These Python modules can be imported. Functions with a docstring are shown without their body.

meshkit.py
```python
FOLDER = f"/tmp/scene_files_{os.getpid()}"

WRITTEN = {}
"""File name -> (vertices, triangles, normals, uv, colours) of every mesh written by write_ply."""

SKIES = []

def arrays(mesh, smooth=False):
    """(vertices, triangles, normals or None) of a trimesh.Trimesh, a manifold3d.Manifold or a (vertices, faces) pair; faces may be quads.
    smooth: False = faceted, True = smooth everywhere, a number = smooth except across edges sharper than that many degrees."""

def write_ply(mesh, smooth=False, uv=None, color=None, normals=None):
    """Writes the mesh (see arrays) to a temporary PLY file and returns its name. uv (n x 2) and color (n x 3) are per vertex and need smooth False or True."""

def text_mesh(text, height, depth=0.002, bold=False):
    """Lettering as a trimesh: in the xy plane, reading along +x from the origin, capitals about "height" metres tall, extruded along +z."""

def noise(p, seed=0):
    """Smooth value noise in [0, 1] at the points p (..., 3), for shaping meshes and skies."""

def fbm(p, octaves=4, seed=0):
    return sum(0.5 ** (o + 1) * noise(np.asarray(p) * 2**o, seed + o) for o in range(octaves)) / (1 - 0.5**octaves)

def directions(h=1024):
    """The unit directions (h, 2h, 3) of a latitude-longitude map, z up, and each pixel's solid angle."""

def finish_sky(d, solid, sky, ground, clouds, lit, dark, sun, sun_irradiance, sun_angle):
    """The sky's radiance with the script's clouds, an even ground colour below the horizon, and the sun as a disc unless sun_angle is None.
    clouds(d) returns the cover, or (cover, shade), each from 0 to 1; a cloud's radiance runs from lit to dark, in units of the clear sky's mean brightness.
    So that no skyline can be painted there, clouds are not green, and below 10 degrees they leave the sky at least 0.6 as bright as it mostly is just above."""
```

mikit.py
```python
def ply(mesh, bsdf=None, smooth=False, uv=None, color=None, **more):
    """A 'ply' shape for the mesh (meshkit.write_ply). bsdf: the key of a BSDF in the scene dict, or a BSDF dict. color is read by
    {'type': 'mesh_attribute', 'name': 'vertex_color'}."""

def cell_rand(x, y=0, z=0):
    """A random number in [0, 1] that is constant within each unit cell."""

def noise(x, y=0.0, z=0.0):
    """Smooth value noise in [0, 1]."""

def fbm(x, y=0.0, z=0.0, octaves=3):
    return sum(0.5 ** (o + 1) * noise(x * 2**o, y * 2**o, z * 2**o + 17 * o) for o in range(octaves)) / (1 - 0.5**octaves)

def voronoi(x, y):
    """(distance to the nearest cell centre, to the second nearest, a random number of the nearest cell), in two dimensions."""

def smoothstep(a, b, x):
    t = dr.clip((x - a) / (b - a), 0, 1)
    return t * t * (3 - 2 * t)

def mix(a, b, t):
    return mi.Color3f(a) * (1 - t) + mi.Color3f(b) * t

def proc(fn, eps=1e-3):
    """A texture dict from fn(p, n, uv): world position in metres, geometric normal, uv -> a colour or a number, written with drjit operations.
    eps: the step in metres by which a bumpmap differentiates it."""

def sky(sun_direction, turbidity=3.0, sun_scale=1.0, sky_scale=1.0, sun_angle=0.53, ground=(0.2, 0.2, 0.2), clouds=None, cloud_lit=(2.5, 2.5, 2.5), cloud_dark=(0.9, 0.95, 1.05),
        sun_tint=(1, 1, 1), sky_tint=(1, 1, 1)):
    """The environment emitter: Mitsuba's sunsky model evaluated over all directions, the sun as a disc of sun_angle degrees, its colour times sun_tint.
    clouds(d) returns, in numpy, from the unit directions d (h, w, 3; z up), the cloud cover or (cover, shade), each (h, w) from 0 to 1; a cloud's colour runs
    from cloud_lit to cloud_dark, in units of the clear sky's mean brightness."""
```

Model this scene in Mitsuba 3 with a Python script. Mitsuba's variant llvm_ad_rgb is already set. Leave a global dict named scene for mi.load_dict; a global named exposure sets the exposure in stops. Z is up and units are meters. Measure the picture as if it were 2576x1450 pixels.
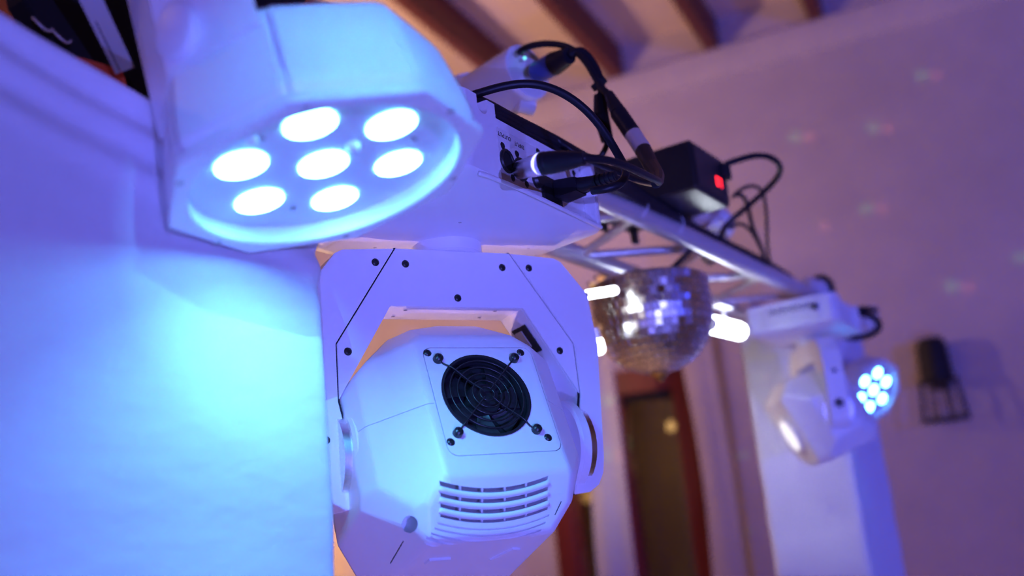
import math, random
import numpy as np, trimesh, manifold3d as m3, mitsuba as mi, drjit as dr
import mikit, meshkit
from mikit import proc, noise, fbm, smoothstep, mix
from scipy.interpolate import CubicSpline
from scipy.spatial import HalfspaceIntersection, ConvexHull
from shapely.geometry import Polygon, Point, box as sbox
from shapely.ops import unary_union
T = mi.ScalarTransform4f
random.seed(7); rng = np.random.default_rng(7)
scene, labels = {}, {}

# ------------------------------------------------------------------ camera
FPX, W, H = 2600.0, 2576, 1450
C = np.array([0, 0, 1.65])
_up = np.array([-1048, -10225, FPX]); _up /= np.linalg.norm(_up)
_y = np.array([0, 0, 1.0]); _y = _y - _up * (_y @ _up); _y /= np.linalg.norm(_y)
_x = np.cross(_y, _up)
RC = np.stack([_x, _y, _up])                       # camera (x right, y down, z forward) -> world
fwd, camup, left = RC @ [0, 0, 1.0], RC @ [0, -1.0, 0], RC @ [-1.0, 0, 0]
M = np.eye(4); M[:3, 0], M[:3, 1], M[:3, 2], M[:3, 3] = left, camup, fwd, C
scene['camera'] = {'type': 'thinlens', 'fov': math.degrees(2 * math.atan(W / 2 / FPX)), 'fov_axis': 'x', 'to_world': T(M),
                   'aperture_radius': 0.0068, 'focus_distance': 0.98, 'near_clip': 0.05, 'far_clip': 60.0}

def ray(px, py): return RC @ np.array([(px - W / 2) / FPX, (py - H / 2) / FPX, 1.0])
def at(px, py, d): return C + ray(px, py) * d
def onplane(px, py, n, o):
    r = ray(px, py); n = np.asarray(n, float)
    return C + r * ((n @ (np.asarray(o) - C)) / (n @ r))
UP = np.array([0, 0, 1.0])
def hdir(deg): a = math.radians(deg); return np.array([math.sin(a), math.cos(a), 0.0])

# truss frame: t runs along the truss away from the camera, n points across it away from the camera
TH = 32.3
tt = hdir(TH); nn = hdir(TH - 90)
def tp(t, p, h): return C + tt * t + nn * p + UP * h
# room frame: e1 towards the far wall, e2 along it to the left
e1, e2 = hdir(24.0), hdir(24.0 - 90)
DW = 3.97
def rp(l, d, z): return np.array([0, 0, 0.0]) + e2 * l + e1 * d + UP * z
def wallpt(px, py, off=0.0):
    p = onplane(px, py, e1, C + e1 * (DW - off)) - C
    return e2 @ p, p[2] + C[2]

# ------------------------------------------------------------------ lights and exposure
exposure = 0.0
LED = np.array([0.21, 0.95, 2.2])
WASH = np.array([0.150, 0.160, 1.0])
WARM = np.array([1.0, 0.52, 0.22])
def spot(key, pos, target, rgb, cutoff, beam=None, **more):
    scene[key] = {'type': 'spot', 'to_world': T().look_at(origin=list(map(float, pos)), target=list(map(float, target)), up=[0.01, 0.02, 1]),
                  'intensity': {'type': 'rgb', 'value': [float(v) for v in rgb]}, 'cutoff_angle': cutoff, 'beam_width': beam or cutoff * 0.5, **more}
spot('blue_wash_a', [1.55, -3.1, 1.0], [0.25, 1.0, 1.93], WASH * 45.5, 15.5, 4, sampling_weight=6)
spot('blue_wash_b', [0.3, -1.7, 0.2], [-0.05, 1.0, 1.95], WASH * 14.0, 30, 22, sampling_weight=4)
spot('blue_wash_c', [2.6, -0.6, 1.9], rp(-0.6, DW, 2.3), np.array([.03, .07, 1]) * 16.0, 48, 20, sampling_weight=4)
spot('added_cyan_beam', [0.75, -0.75, 2.55], onplane(945, 165, [0, -1, 0], [0, 0.58, 0]), LED * 8.0, 4.0, 0.8, sampling_weight=2.5)  # added narrow light for the bright band on the par housing
scene['warm_bulb'] = {'type': 'point', 'position': rp(3.05, DW - 0.55, 1.98).tolist(), 'intensity': {'type': 'rgb', 'value': (WARM * 1.9).tolist()}, 'sampling_weight': 4.0}
spot('added_pink_fill', rp(2.2, DW - 1.65, 2.45), rp(1.4, DW - 0.9, 3.7), np.array([1.0, .56, .38]) * 4.7, 76, 38, sampling_weight=5)  # added fill in mid air that tints the ceiling and upper wall
spot('added_yoke_fill', [-1.0, 2.6, 1.25], [-0.06, 1.05, 1.885], [13, 8.0, 6.6], 6.0, 3.0, sampling_weight=1.5)  # unseen light put in to brighten the underside of the yoke
spot('added_tower_fill', tp(1.0, 1.35, 0.30), tp(2.12, 0.70, 0.18), [3.2, 3.2, 4.4], 14, 2, sampling_weight=1.5)  # added to brighten the far tower cover, no fixture stands here
spot('added_drape_fill', tp(0.95, 0.97, 0.16), rp(1.5, DW, 1.95), [4.4, 3.2, 3.2], 9.5, 3, sampling_weight=1.5)  # extra light for drape and curtain, added without a lamp
spot('added_floor_fill', [-0.3, 2.7, 3.4], [-0.3, 2.6, 0], [11, 6.8, 5.6], 32, 22, sampling_weight=2)  # made-up light so the floor shows brighter in the mirror tiles
scene['room_bulb'] = {'type': 'point', 'position': [-1.6, 0.6, 2.9], 'intensity': {'type': 'rgb', 'value': [0.4, 0.22, 0.2]}, 'sampling_weight': 1.0}

# ------------------------------------------------------------------ materials
def rgb(*c): return {'type': 'rgb', 'value': list(map(float, c))}
def princ(col, rough=0.5, metal=0.0, spec=0.5, **k):
    return {'type': 'twosided', 'bsdf': {'type': 'principled', 'base_color': col if isinstance(col, dict) else rgb(*col), 'roughness': rough, 'metallic': metal, 'specular': spec, **k}}
scene['m_white'] = princ((0.80, 0.79, 0.80), 0.42)
scene['m_white_panel'] = princ((0.74, 0.73, 0.72), 0.38)
scene['m_black'] = princ((0.014, 0.014, 0.016), 0.34)
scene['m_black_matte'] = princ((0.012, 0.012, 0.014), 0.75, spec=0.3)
scene['m_rubber'] = princ((0.010, 0.010, 0.016), 0.42, spec=0.3)
scene['m_fan'] = princ((0.016, 0.016, 0.02), 0.4)
scene['m_blue_plug'] = princ((0.03, 0.07, 0.35), 0.4)
scene['m_chrome'] = {'type': 'twosided', 'bsdf': {'type': 'roughconductor', 'material': 'Al', 'alpha': 0.16}}
scene['m_alu'] = princ((0.80, 0.79, 0.80), 0.34, metal=0.6)
scene['m_alu_dull'] = princ((0.45, 0.43, 0.42), 0.38, metal=0.75)
scene['m_mirror'] = {'type': 'twosided', 'bsdf': {'type': 'roughconductor', 'material': 'Ag', 'alpha': 0.13}}
scene['m_gold'] = princ((0.7, 0.5, 0.2), 0.25, metal=1.0)
scene['m_tie'] = princ((0.72, 0.70, 0.75), 0.35)
scene['m_ink'] = princ((0.02, 0.02, 0.02), 0.6)
scene['m_ledplate'] = princ((0.70, 0.70, 0.74), 0.45)
scene['m_clear'] = {'type': 'thindielectric', 'int_ior': 1.5}
scene['m_lens'] = princ((0.86, 0.87, 0.86), 0.12)
def fab(p, n, uv):
    w = fbm(p.x * 9, p.y * 9, p.z * 14, 3)
    return mi.Color3f(0.73, 0.71, 0.73) * (0.95 + 0.08 * w)
scene['m_fabric'] = {'type': 'twosided', 'bsdf': {'type': 'bumpmap', 'arbitrary': proc(lambda p, n, uv: 0.5 * noise(p.x * 900, p.y * 900, p.z * 900) + fbm(p.x * 40, p.y * 40, p.z * 90, 2), 4e-4), 'scale': 0.0006,
                     'bsdf': {'type': 'principled', 'base_color': proc(fab), 'roughness': 0.8, 'specular': 0.2, 'sheen': 0.4}}}
def plaster(p, n, uv):
    a = fbm(p.x * 1.7, p.y * 1.7, p.z * 1.7, 4); b = fbm(p.x * 9 + 5, p.y * 9, p.z * 9, 3)
    return mi.Color3f(0.70, 0.62, 0.56) * (0.80 + 0.26 * a + 0.12 * b)
scene['m_wall'] = {'type': 'twosided', 'bsdf': {'type': 'bumpmap', 'arbitrary': proc(lambda p, n, uv: fbm(p.x * 14, p.y * 14, p.z * 14, 3), 2e-3), 'scale': 0.006, 'bsdf': {'type': 'principled', 'base_color': proc(plaster), 'roughness': 0.85, 'specular': 0.2}}}
scene['m_ceiling'] = princ(proc(lambda p, n, uv: mi.Color3f(0.84, 0.71, 0.60) * (0.85 + 0.3 * fbm(p.x * 2.2, p.y * 2.2, p.z, 3))), 0.85, spec=0.2)
def wood(p, n, uv):
    l = p.x * float(e1[0]) + p.y * float(e1[1]); s = p.x * float(e2[0]) + p.y * float(e2[1])
    g = fbm(l * 1.6, s * 60, p.z * 60, 3)
    return mix(mi.Color3f(0.085, 0.014, 0.010), mi.Color3f(0.17, 0.034, 0.018), g)
scene['m_beam'] = princ(proc(wood), 0.5)
scene['m_redwood'] = princ(proc(lambda p, n, uv: mi.Color3f(0.20, 0.022, 0.018) * (0.8 + 0.4 * fbm(p.x * 30, p.y * 30, p.z * 3, 3))), 0.4)
scene['m_floor'] = princ(proc(lambda p, n, uv: mi.Color3f(0.48, 0.40, 0.36) * (0.7 + 0.6 * fbm(p.x * 3, p.y * 3, 0, 3))), 0.5)
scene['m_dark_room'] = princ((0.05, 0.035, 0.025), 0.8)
scene['m_glass_dark'] = {'type': 'twosided', 'bsdf': {'type': 'principled', 'base_color': rgb(0.006, 0.006, 0.006), 'roughness': 0.06, 'specular': 0.6}}
scene['m_iron'] = princ((0.012, 0.011, 0.012), 0.6)

# ------------------------------------------------------------------ mesh helpers
cat = trimesh.util.concatenate
def frame(o, X, Y, Z):
    m = np.eye(4); m[:3, 0], m[:3, 1], m[:3, 2], m[:3, 3] = X, Y, Z, o
    return m
def put(mesh, m): r = mesh.copy(); r.apply_transform(m); return r
def zto(o, d, x=None):
    d = np.asarray(d, float); d = d / np.linalg.norm(d)
    x = np.array([1.0, 0.03, 0.02]) if x is None else np.asarray(x, float)
    if abs(x @ d) / np.linalg.norm(x) > 0.97: x = np.array([0.02, 1.0, 0.05])
    x = x - d * (x @ d); x /= np.linalg.norm(x)
    return frame(o, x, np.cross(d, x), d)
def man(mf):
    m = mf.to_mesh(); return trimesh.Trimesh(np.array(m.vert_properties[:, :3]), np.array(m.tri_verts), process=False)
def rbox(x0, x1, y0, y1, z0, z1, r=0.002, seg=8):
    r = min(r, 0.49 * (x1 - x0), 0.49 * (y1 - y0), 0.49 * (z1 - z0))
    s = m3.Manifold.sphere(r, seg)
    return man(m3.Manifold.batch_hull([s.translate((x, y, z)) for x in (x0 + r, x1 - r) for y in (y0 + r, y1 - r) for z in (z0 + r, z1 - r)]))
def cyl(p0, p1, r, r1=None, seg=20):
    p0, p1 = np.asarray(p0, float), np.asarray(p1, float); L = np.linalg.norm(p1 - p0)
    m = man(m3.Manifold.cylinder(L, r, r if r1 is None else r1, seg))
    return put(m, zto(p0, p1 - p0))
def lathe(prof, m=None, seg=32):
    """prof: closed outline of (radius, height) pairs; revolved about z"""
    mesh = man(m3.CrossSection([np.array(prof, float)], m3.FillRule.NonZero).revolve(seg)); return put(mesh, m) if m is not None else mesh
def spline(pts, n=60):
    p = np.asarray(pts, float); s = np.r_[0, np.cumsum(np.linalg.norm(np.diff(p, axis=0), axis=1) ** 0.7)]
    return CubicSpline(s, p)(np.linspace(0, s[-1], n))
def tube(pts, r, n=60, seg=10, smooth_pts=True):
    p = spline(pts, n) if smooth_pts else np.asarray(pts, float)
    t = np.gradient(p, axis=0); t /= np.linalg.norm(t, axis=1, keepdims=True)
    a = np.cross(t[0], [0.3, 0.2, 0.9]); a /= np.linalg.norm(a)
    rr = np.broadcast_to(r, len(p)) if np.ndim(r) == 0 else np.interp(np.linspace(0, 1, len(p)), np.linspace(0, 1, len(r)), r)
    V = []; ang = np.arange(seg) * 2 * math.pi / seg
    for i in range(len(p)):
        a = a - t[i] * (a @ t[i]); a /= np.linalg.norm(a); b = np.cross(t[i], a)
        V.append(p[i] + rr[i] * (np.cos(ang)[:, None] * a + np.sin(ang)[:, None] * b))
    V = np.vstack(V + [p[:1], p[-1:]]); k = len(p); Fs = []
    for i in range(k - 1):
        for j in range(seg):
            q = (i * seg + j, i * seg + (j + 1) % seg, (i + 1) * seg + (j + 1) % seg, (i + 1) * seg + j)
            Fs += [(q[0], q[1], q[2]), (q[0], q[2], q[3])]
    for j in range(seg):
        Fs += [(k * seg, (j + 1) % seg, j), (k * seg + 1, (k - 1) * seg + j, (k - 1) * seg + (j + 1) % seg)]
    return trimesh.Trimesh(V, np.array(Fs), process=False)
def prism(poly, z0, z1, m=None, bevel=0.0):
    """extrude a shapely polygon (or point list) from z0 to z1, its z1 edge bevelled"""
    g = Polygon(poly) if isinstance(poly, (list, np.ndarray)) else poly
    def cs(g): return m3.CrossSection([np.array(g.exterior.coords)[:-1]] + [np.array(i.coords)[:-1] for i in g.interiors], m3.FillRule.EvenOdd)
    parts = []
    for q in getattr(g, 'geoms', [g]):
        if bevel:
            b = m3.Manifold.extrude(cs(q), z1 - z0 - bevel).translate((0, 0, z0)); top = q.buffer(-bevel, join_style=2)
            for s in range(3):
                f = (s + 1) / 3; qq = q.buffer(-bevel * (1 - math.cos(f * math.pi / 2)), join_style=2)
                b = b + m3.Manifold.extrude(cs(qq), bevel / 3 + (1e-5 if s < 2 else 0)).translate((0, 0, z1 - bevel + s * bevel / 3))
            parts.append(man(b))
        else: parts.append(man(m3.Manifold.extrude(cs(q), z1 - z0).translate((0, 0, z0))))
    r = cat(parts); return put(r, m) if m is not None else r
def spherehull(pts, r, seg=16):
    s = m3.Manifold.sphere(r, seg); return m3.Manifold.batch_hull([s.translate(tuple(map(float, p))) for p in pts])

# ------------------------------------------------------------------ scene helpers
used = {}
def fresh(k):
    if k not in used: used[k] = 0; return k
    used[k] += 1; return f'{k}_{used[k]:03d}'
def thing(name, label, cat_, group=None):
    k = fresh(name); labels[k] = {'label': label, 'category': cat_}
    if group: labels[k]['group'] = group
    return k
XF = None                                                               # a scaling of the fixture being built, or None
def part(parent, name, mesh, mat, smooth=30, label=None, emit=None, weight=None, **more):
    k = fresh(f'{parent}__{name}')
    if XF is not None: mesh = {**mesh, 'to_world': T(XF @ np.array(T(mesh['to_world']).matrix))} if isinstance(mesh, dict) else put(mesh, XF)
    scene[k] = mesh if isinstance(mesh, dict) else mikit.ply(mesh, mat, smooth=smooth, **more)
    if emit is not None: scene[k]['emitter'] = {'type': 'area', 'radiance': {'type': 'rgb', 'value': [float(v) for v in emit]}, **({'sampling_weight': weight} if weight else {})}
    if label: labels[k] = {'label': label}
    return k
def whole(name, label, cat_, mesh, mat, smooth=30, group=None, emit=None):
    k = thing(name, label, cat_, group); scene[k] = mikit.ply(mesh, mat, smooth=smooth)
    if emit is not None: scene[k]['emitter'] = {'type': 'area', 'radiance': {'type': 'rgb', 'value': [float(v) for v in emit]}}
    return k
def struct(name, mesh, mat, label=None, smooth=False):
    used[name] = 0; scene[name] = mikit.ply(mesh, mat, smooth=smooth); labels[name] = {'kind': 'structure'}
    if label: labels[name]['label'] = label
    return name
def shared(dict_, m): return {**dict_, 'to_world': T(m)}
# a black domed hexagon-socket screw, its axis +z, radius 1 unit = 4.2 mm
def screw_mesh(r=0.0042, h=0.0022):
    s = m3.Manifold.sphere(r * 1.25, 24).translate((0, 0, h - r * 1.25)) ^ m3.Manifold.cylinder(2 * r, r, r, 24)
    s = s - m3.Manifold.cylinder(r, r * 0.48, r * 0.48, 6).translate((0, 0, h - 0.0012))
    return man(s)
SCREW = mikit.ply(screw_mesh(), 'm_black', smooth=30)
SCREW_W = mikit.ply(screw_mesh(0.0026, 0.0007), 'm_alu_dull', smooth=30)

# ------------------------------------------------------------------ the room
RM = frame(np.zeros(3), e2, e1, UP)       # local (lateral to the left, towards the wall, up); e2 x e1 = -up, so meshes are mirrored: fix winding
def rmesh(m):
    r = m.copy(); r.vertices = r.vertices @ np.stack([e2, e1, UP]); r.invert(); return r
def rb(l0, l1, d0, d1, z0, z1, r=0.004): return rmesh(rbox(l0, l1, d0, d1, z0, z1, r))
L0, L1, D0 = -3.2, 6.2, -3.4
dl0, dl1, dz = wallpt(1752, 1100)[0], wallpt(1408, 1400)[0], wallpt(1640, 938)[1]
door_cut = sbox(dl0, -0.02, dl1, dz)
wall_poly = sbox(L0, 0, L1, 3.72).difference(door_cut)
wl = prism(wall_poly, 0, 0.12)
def wall_from(m):   # prism (x=lat, y=z, z=depth) -> world
    v = m.vertices; r = m.copy(); r.vertices = v[:, :1] * e2 + v[:, 1:2] * UP + (DW + v[:, 2:3]) * e1
    return r
struct('wall_far', wall_from(wl), 'm_wall', 'rough plaster wall behind the lighting truss')
struct('floor', rb(L0, L1, D0, DW + 1.2, -0.1, 0.0), 'm_floor')
struct('ceiling', rb(L0, L1, D0, DW + 1.2, 3.70, 3.8), 'm_ceiling', 'pale ceiling between dark wooden beams')
struct('wall_left', rb(L1, L1 + 0.1, D0, DW + 0.1, 0, 3.75), 'm_wall')
struct('wall_right', rb(L0 - 0.1, L0, D0, DW + 0.1, 0, 3.75), 'm_wall')
struct('wall_back', rb(L0, L1, D0 - 0.1, D0, 0, 3.75), 'm_wall')
k = 0
for lat in np.arange(-2.95, 6.0, 0.42):
    lat = lat + (0.35 + 0.0 - (-2.95)) % 0.42 - 0.0
    part('ceiling', 'beam', rb(lat - 0.052, lat, D0 + 0.01, DW - 0.005, 3.548, 3.702, 0.004), 'm_beam', label='reddish brown wooden ceiling beam' if k == 0 else None); k += 1
crown = Polygon([(0, 3.44), (0.012, 3.445), (0.035, 3.475), (0.05, 3.51), (0.055, 3.546), (0, 3.546)])
cm = prism(crown, L0, L1); v = cm.vertices; cm.vertices = v[:, 2:3] * e2 + (DW - v[:, :1]) * e1 + v[:, 1:2] * UP; cm.invert()
struct('trim_1', cm, 'm_wall', 'plaster crown moulding along the top of the wall', smooth=30)
if cm.volume < 0: pass

# door with dark panes, its frame and the room behind
dk = struct('door_1', rb(dl0 - 0.005, dl0 + 0.07, DW - 0.02, DW + 0.09, 0, dz + 0.02, 0.006), 'm_redwood', 'dark red wooden door frame with black glass')
part(dk, 'jamb', rb(dl1 - 0.085, dl1 + 0.005, DW - 0.02, DW + 0.09, 0, dz + 0.02, 0.006), 'm_redwood')
part(dk, 'lintel', rb(dl0 - 0.005, dl1 + 0.005, DW - 0.022, DW + 0.088, dz - 0.075, dz + 0.025, 0.006), 'm_redwood')
mid = 0.5 * (dl0 + dl1) + 0.02
part(dk, 'mullion', rb(mid - 0.05, mid + 0.05, DW - 0.01, DW + 0.08, 0, dz - 0.07, 0.006), 'm_redwood')
for a_, b_ in ((dl0 + 0.068, mid - 0.048), (mid + 0.048, dl1 - 0.083)):
    part(dk, 'pane', rb(a_, b_, DW + 0.03, DW + 0.034, 0.05, dz - 0.07, 0.001), 'm_clear', smooth=False)
part(dk, 'black_rail', rb(dl0 + 0.068, dl1 - 0.08, DW + 0.0, DW + 0.03, dz - 0.105, dz - 0.072, 0.003), 'm_black_matte')
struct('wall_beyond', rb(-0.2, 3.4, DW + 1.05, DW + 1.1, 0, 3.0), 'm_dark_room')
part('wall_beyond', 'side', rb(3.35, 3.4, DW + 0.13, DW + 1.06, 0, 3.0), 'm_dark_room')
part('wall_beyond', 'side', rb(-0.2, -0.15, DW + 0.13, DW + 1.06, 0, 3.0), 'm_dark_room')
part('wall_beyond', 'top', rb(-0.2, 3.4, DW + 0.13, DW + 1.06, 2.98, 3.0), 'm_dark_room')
def glow(px, py, off, r, c, lab):
    p = onplane(px, py, e1, C + e1 * (DW + off))
    k = thing('reflection_bulb', lab, 'lamp')  # added glowing bulbs stand in for lamp reflections in the panes
    part(k, 'bulb', put(lathe([(0, -r), (r * .6, -r * .8), (r, 0), (r * .7, r * .7), (r * .3, r * 1.2), (0, r * 1.3)]), frame(p, [1, 0, 0], [0, 1, 0], UP)), 'm_white', emit=c, weight=0.05)
    part(k, 'cord', cyl(p + UP * r * 1.2, np.array([p[0], p[1], 2.985]), 0.004), 'm_iron')
glow(1688, 1074, 0.62, 0.022, np.array([1.0, .55, .14]) * 0.75, 'small added amber bulb imitating a lamp reflection in the right door pane')
glow(1441, 1310, 0.5, 0.016, np.array([1.0, .9, .6]) * 0.5, 'added pale bulb imitating a reflection in the left door pane, the upper of two')
glow(1452, 1350, 0.5, 0.018, np.array([1.0, .9, .65]) * 0.55, 'added pale bulb imitating a reflection in the left door pane, the lower of two')
glow(1478, 1250, 0.62, 0.03, np.array([1.0, .5, .14]) * 0.35, 'added dim amber bulb imitating a reflection in the left door pane near the moving head')

pg = onplane(1688, 1074, e1, C + e1 * (DW + 0.55)) - UP * 0.05
scene['added_interior_glow'] = {'type': 'point', 'position': pg.tolist(), 'intensity': {'type': 'rgb', 'value': [0.55, 0.30, 0.08]}, 'sampling_weight': 0.6}  # added point light that makes the wall behind the panes glow

# white drape post in front of the door and the pale pilaster with a curtain right of it
def wavy(l0, l1, d, z0, z1, amp, k, seed, thick=0.012):
    L = np.linspace(l0, l1, 40); Z = np.linspace(z0, z1, 50); V = []
    for z in Z:
        for l in L:
            V.append((l + 0.012 * math.sin(z * 5 + seed) * (1 if l > 0.5 * (l0 + l1) else 0.4), d + amp * math.sin(l * k + seed + 0.6 * math.sin(z * 2.2)), z))
    V = np.array(V); n = len(L); Fs = []
    for i in range(len(Z) - 1):
        for j in range(n - 1): q = i * n + j; Fs += [(q, q + 1, q + n + 1), (q, q + n + 1, q + n)]
    m = trimesh.Trimesh(V, Fs, process=False)
    back = m.copy(); back.vertices = back.vertices + [0, thick, 0]; back.invert()
    edge = []; N = len(V); loop = list(range(n)) + [i * n + n - 1 for i in range(1, len(Z))] + [len(V) - 1 - j for j in range(1, n)] + [i * n for i in range(len(Z) - 2, 0, -1)]
    for a_, b_ in zip(loop, loop[1:] + loop[:1]): edge += [(b_, a_, a_ + N), (b_, a_ + N, b_ + N)]
    return rmesh(trimesh.Trimesh(np.vstack([m.vertices, back.vertices]), np.vstack([m.faces, back.faces + N, np.array(edge)]), process=False))
pl0, pl1 = wallpt(1592, 1300, 0.35)[0], wallpt(1500, 1300, 0.35)[0]
whole('white_drape', 'narrow white drape hanging in front of the dark door, left of the mirror ball', 'drape', wavy(pl0 + .012, pl1 + .012, DW - 0.35, 0.02, 2.52, 0.006, 60, 0.4), 'm_fabric', smooth=True)
cl0, cl1 = wallpt(1832, 1150, 0.1)[0], wallpt(1752, 1150, 0.1)[0]
whole('beige_curtain', 'beige gathered curtain on the wall right of the dark door', 'curtain', wavy(cl0, cl1, DW - 0.1, 0.02, 2.50, 0.004, 48, 1.7), 'm_wall', smooth=True)
struct('trim_2', rb(cl0 - 0.16, cl0 - 0.015, DW - 0.05, DW + 0.01, 0, 2.50, 0.008), 'm_wall', 'plaster pilaster beside the beige curtain')

# black wall sconce with a wire cage and a clear bulb
sl, sz1 = wallpt(2338, 850, 0.09); sz0 = wallpt(2360, 962, 0.09)[1]; szb = wallpt(2360, 1058, 0.09)[1]
sc = thing('wall_sconce', 'unlit black wall sconce with a flared wire cage at the right', 'sconce')
P = lambda l, d, z: rp(l, DW - d, z)
part(sc, 'cap', lathe([(0, sz0), (0.052, sz0), (0.054, sz0 + .02), (0.050, sz1 - .03), (0.04, sz1 - .005), (0.015, sz1), (0, sz1)], frame(P(sl, 0.09, 0), [1, 0, 0], [0, 1, 0], UP)), 'm_iron')
part(sc, 'back_plate', rb(sl - 0.03, sl + 0.03, DW - 0.015, DW - 0.0005, sz0 - 0.02, sz1 - 0.02, 0.004), 'm_iron')
part(sc, 'arm', cyl(P(sl, 0.01, sz0 + .07), P(sl, 0.06, sz0 + .07), 0.012), 'm_iron')
cage = []
for i in range(8):
    a_ = i * math.pi / 4 + 0.3
    cage.append(cyl(P(sl + 0.062 * math.cos(a_), 0.09 + 0.062 * math.sin(a_), sz0 + .005), P(sl + 0.076 * math.cos(a_), 0.09 + 0.076 * math.sin(a_), szb), 0.0042, seg=8))
for i in range(8): part(sc, 'cage_wire', cage[i], 'm_iron')
for rr, zz in ((0.064, sz0 + .004), (0.0765, szb)):
    part(sc, 'cage_ring', tube([P(sl + rr * math.cos(a_), 0.09 + rr * math.sin(a_), zz) for a_ in np.linspace(0, 2 * math.pi, 33)], 0.005, smooth_pts=False, seg=8), 'm_iron')
part(sc, 'bulb', lathe([(0, szb + .02), (0.016, szb + .026), (0.028, szb + .05), (0.022, szb + .08), (0.013, sz0), (0, sz0)], frame(P(sl, 0.09, 0), [1, 0, 0], [0, 1, 0], UP)), 'm_clear', smooth=True)

# ------------------------------------------------------------------ the truss
CH = 0.425                                                # height of the chords above the camera
pA = onplane(1565, 523, UP, C + UP * CH) - C; PA = nn @ pA        # near chord, across
PB = PA + 0.155
RCH = 0.0155
tr = thing('lighting_truss', 'flat aluminium lighting truss with zigzag braces running overhead towards the wall', 'truss')
part(tr, 'chord', cyl(tp(0.62, PA, CH), tp(2.38, PA, CH), RCH, seg=32), 'm_alu')
part(tr, 'chord', cyl(tp(0.62, PB, CH), tp(2.38, PB, CH), RCH, seg=32), 'm_alu')
An = [0.74, 0.985, 1.235, 1.475, 1.73, 1.975, 2.22]; Bn = [0.86, 1.11, 1.345, 1.6, 1.85, 2.1, 2.33]
for i in range(7):
    part(tr, 'brace', cyl(tp(An[i], PA, CH), tp(Bn[i], PB, CH), 0.0068, seg=14), 'm_alu')
    if i < 6: part(tr, 'brace', cyl(tp(Bn[i], PB, CH), tp(An[i + 1], PA, CH), 0.0068, seg=14), 'm_alu')
for t_ in (0.63, 2.375): part(tr, 'end_plate', put(rbox(-0.012, 0.012, -0.03, 0.185, -0.03, 0.03, 0.003), frame(tp(t_, PA, CH), tt, nn, UP * 1.0)), 'm_alu')

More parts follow.
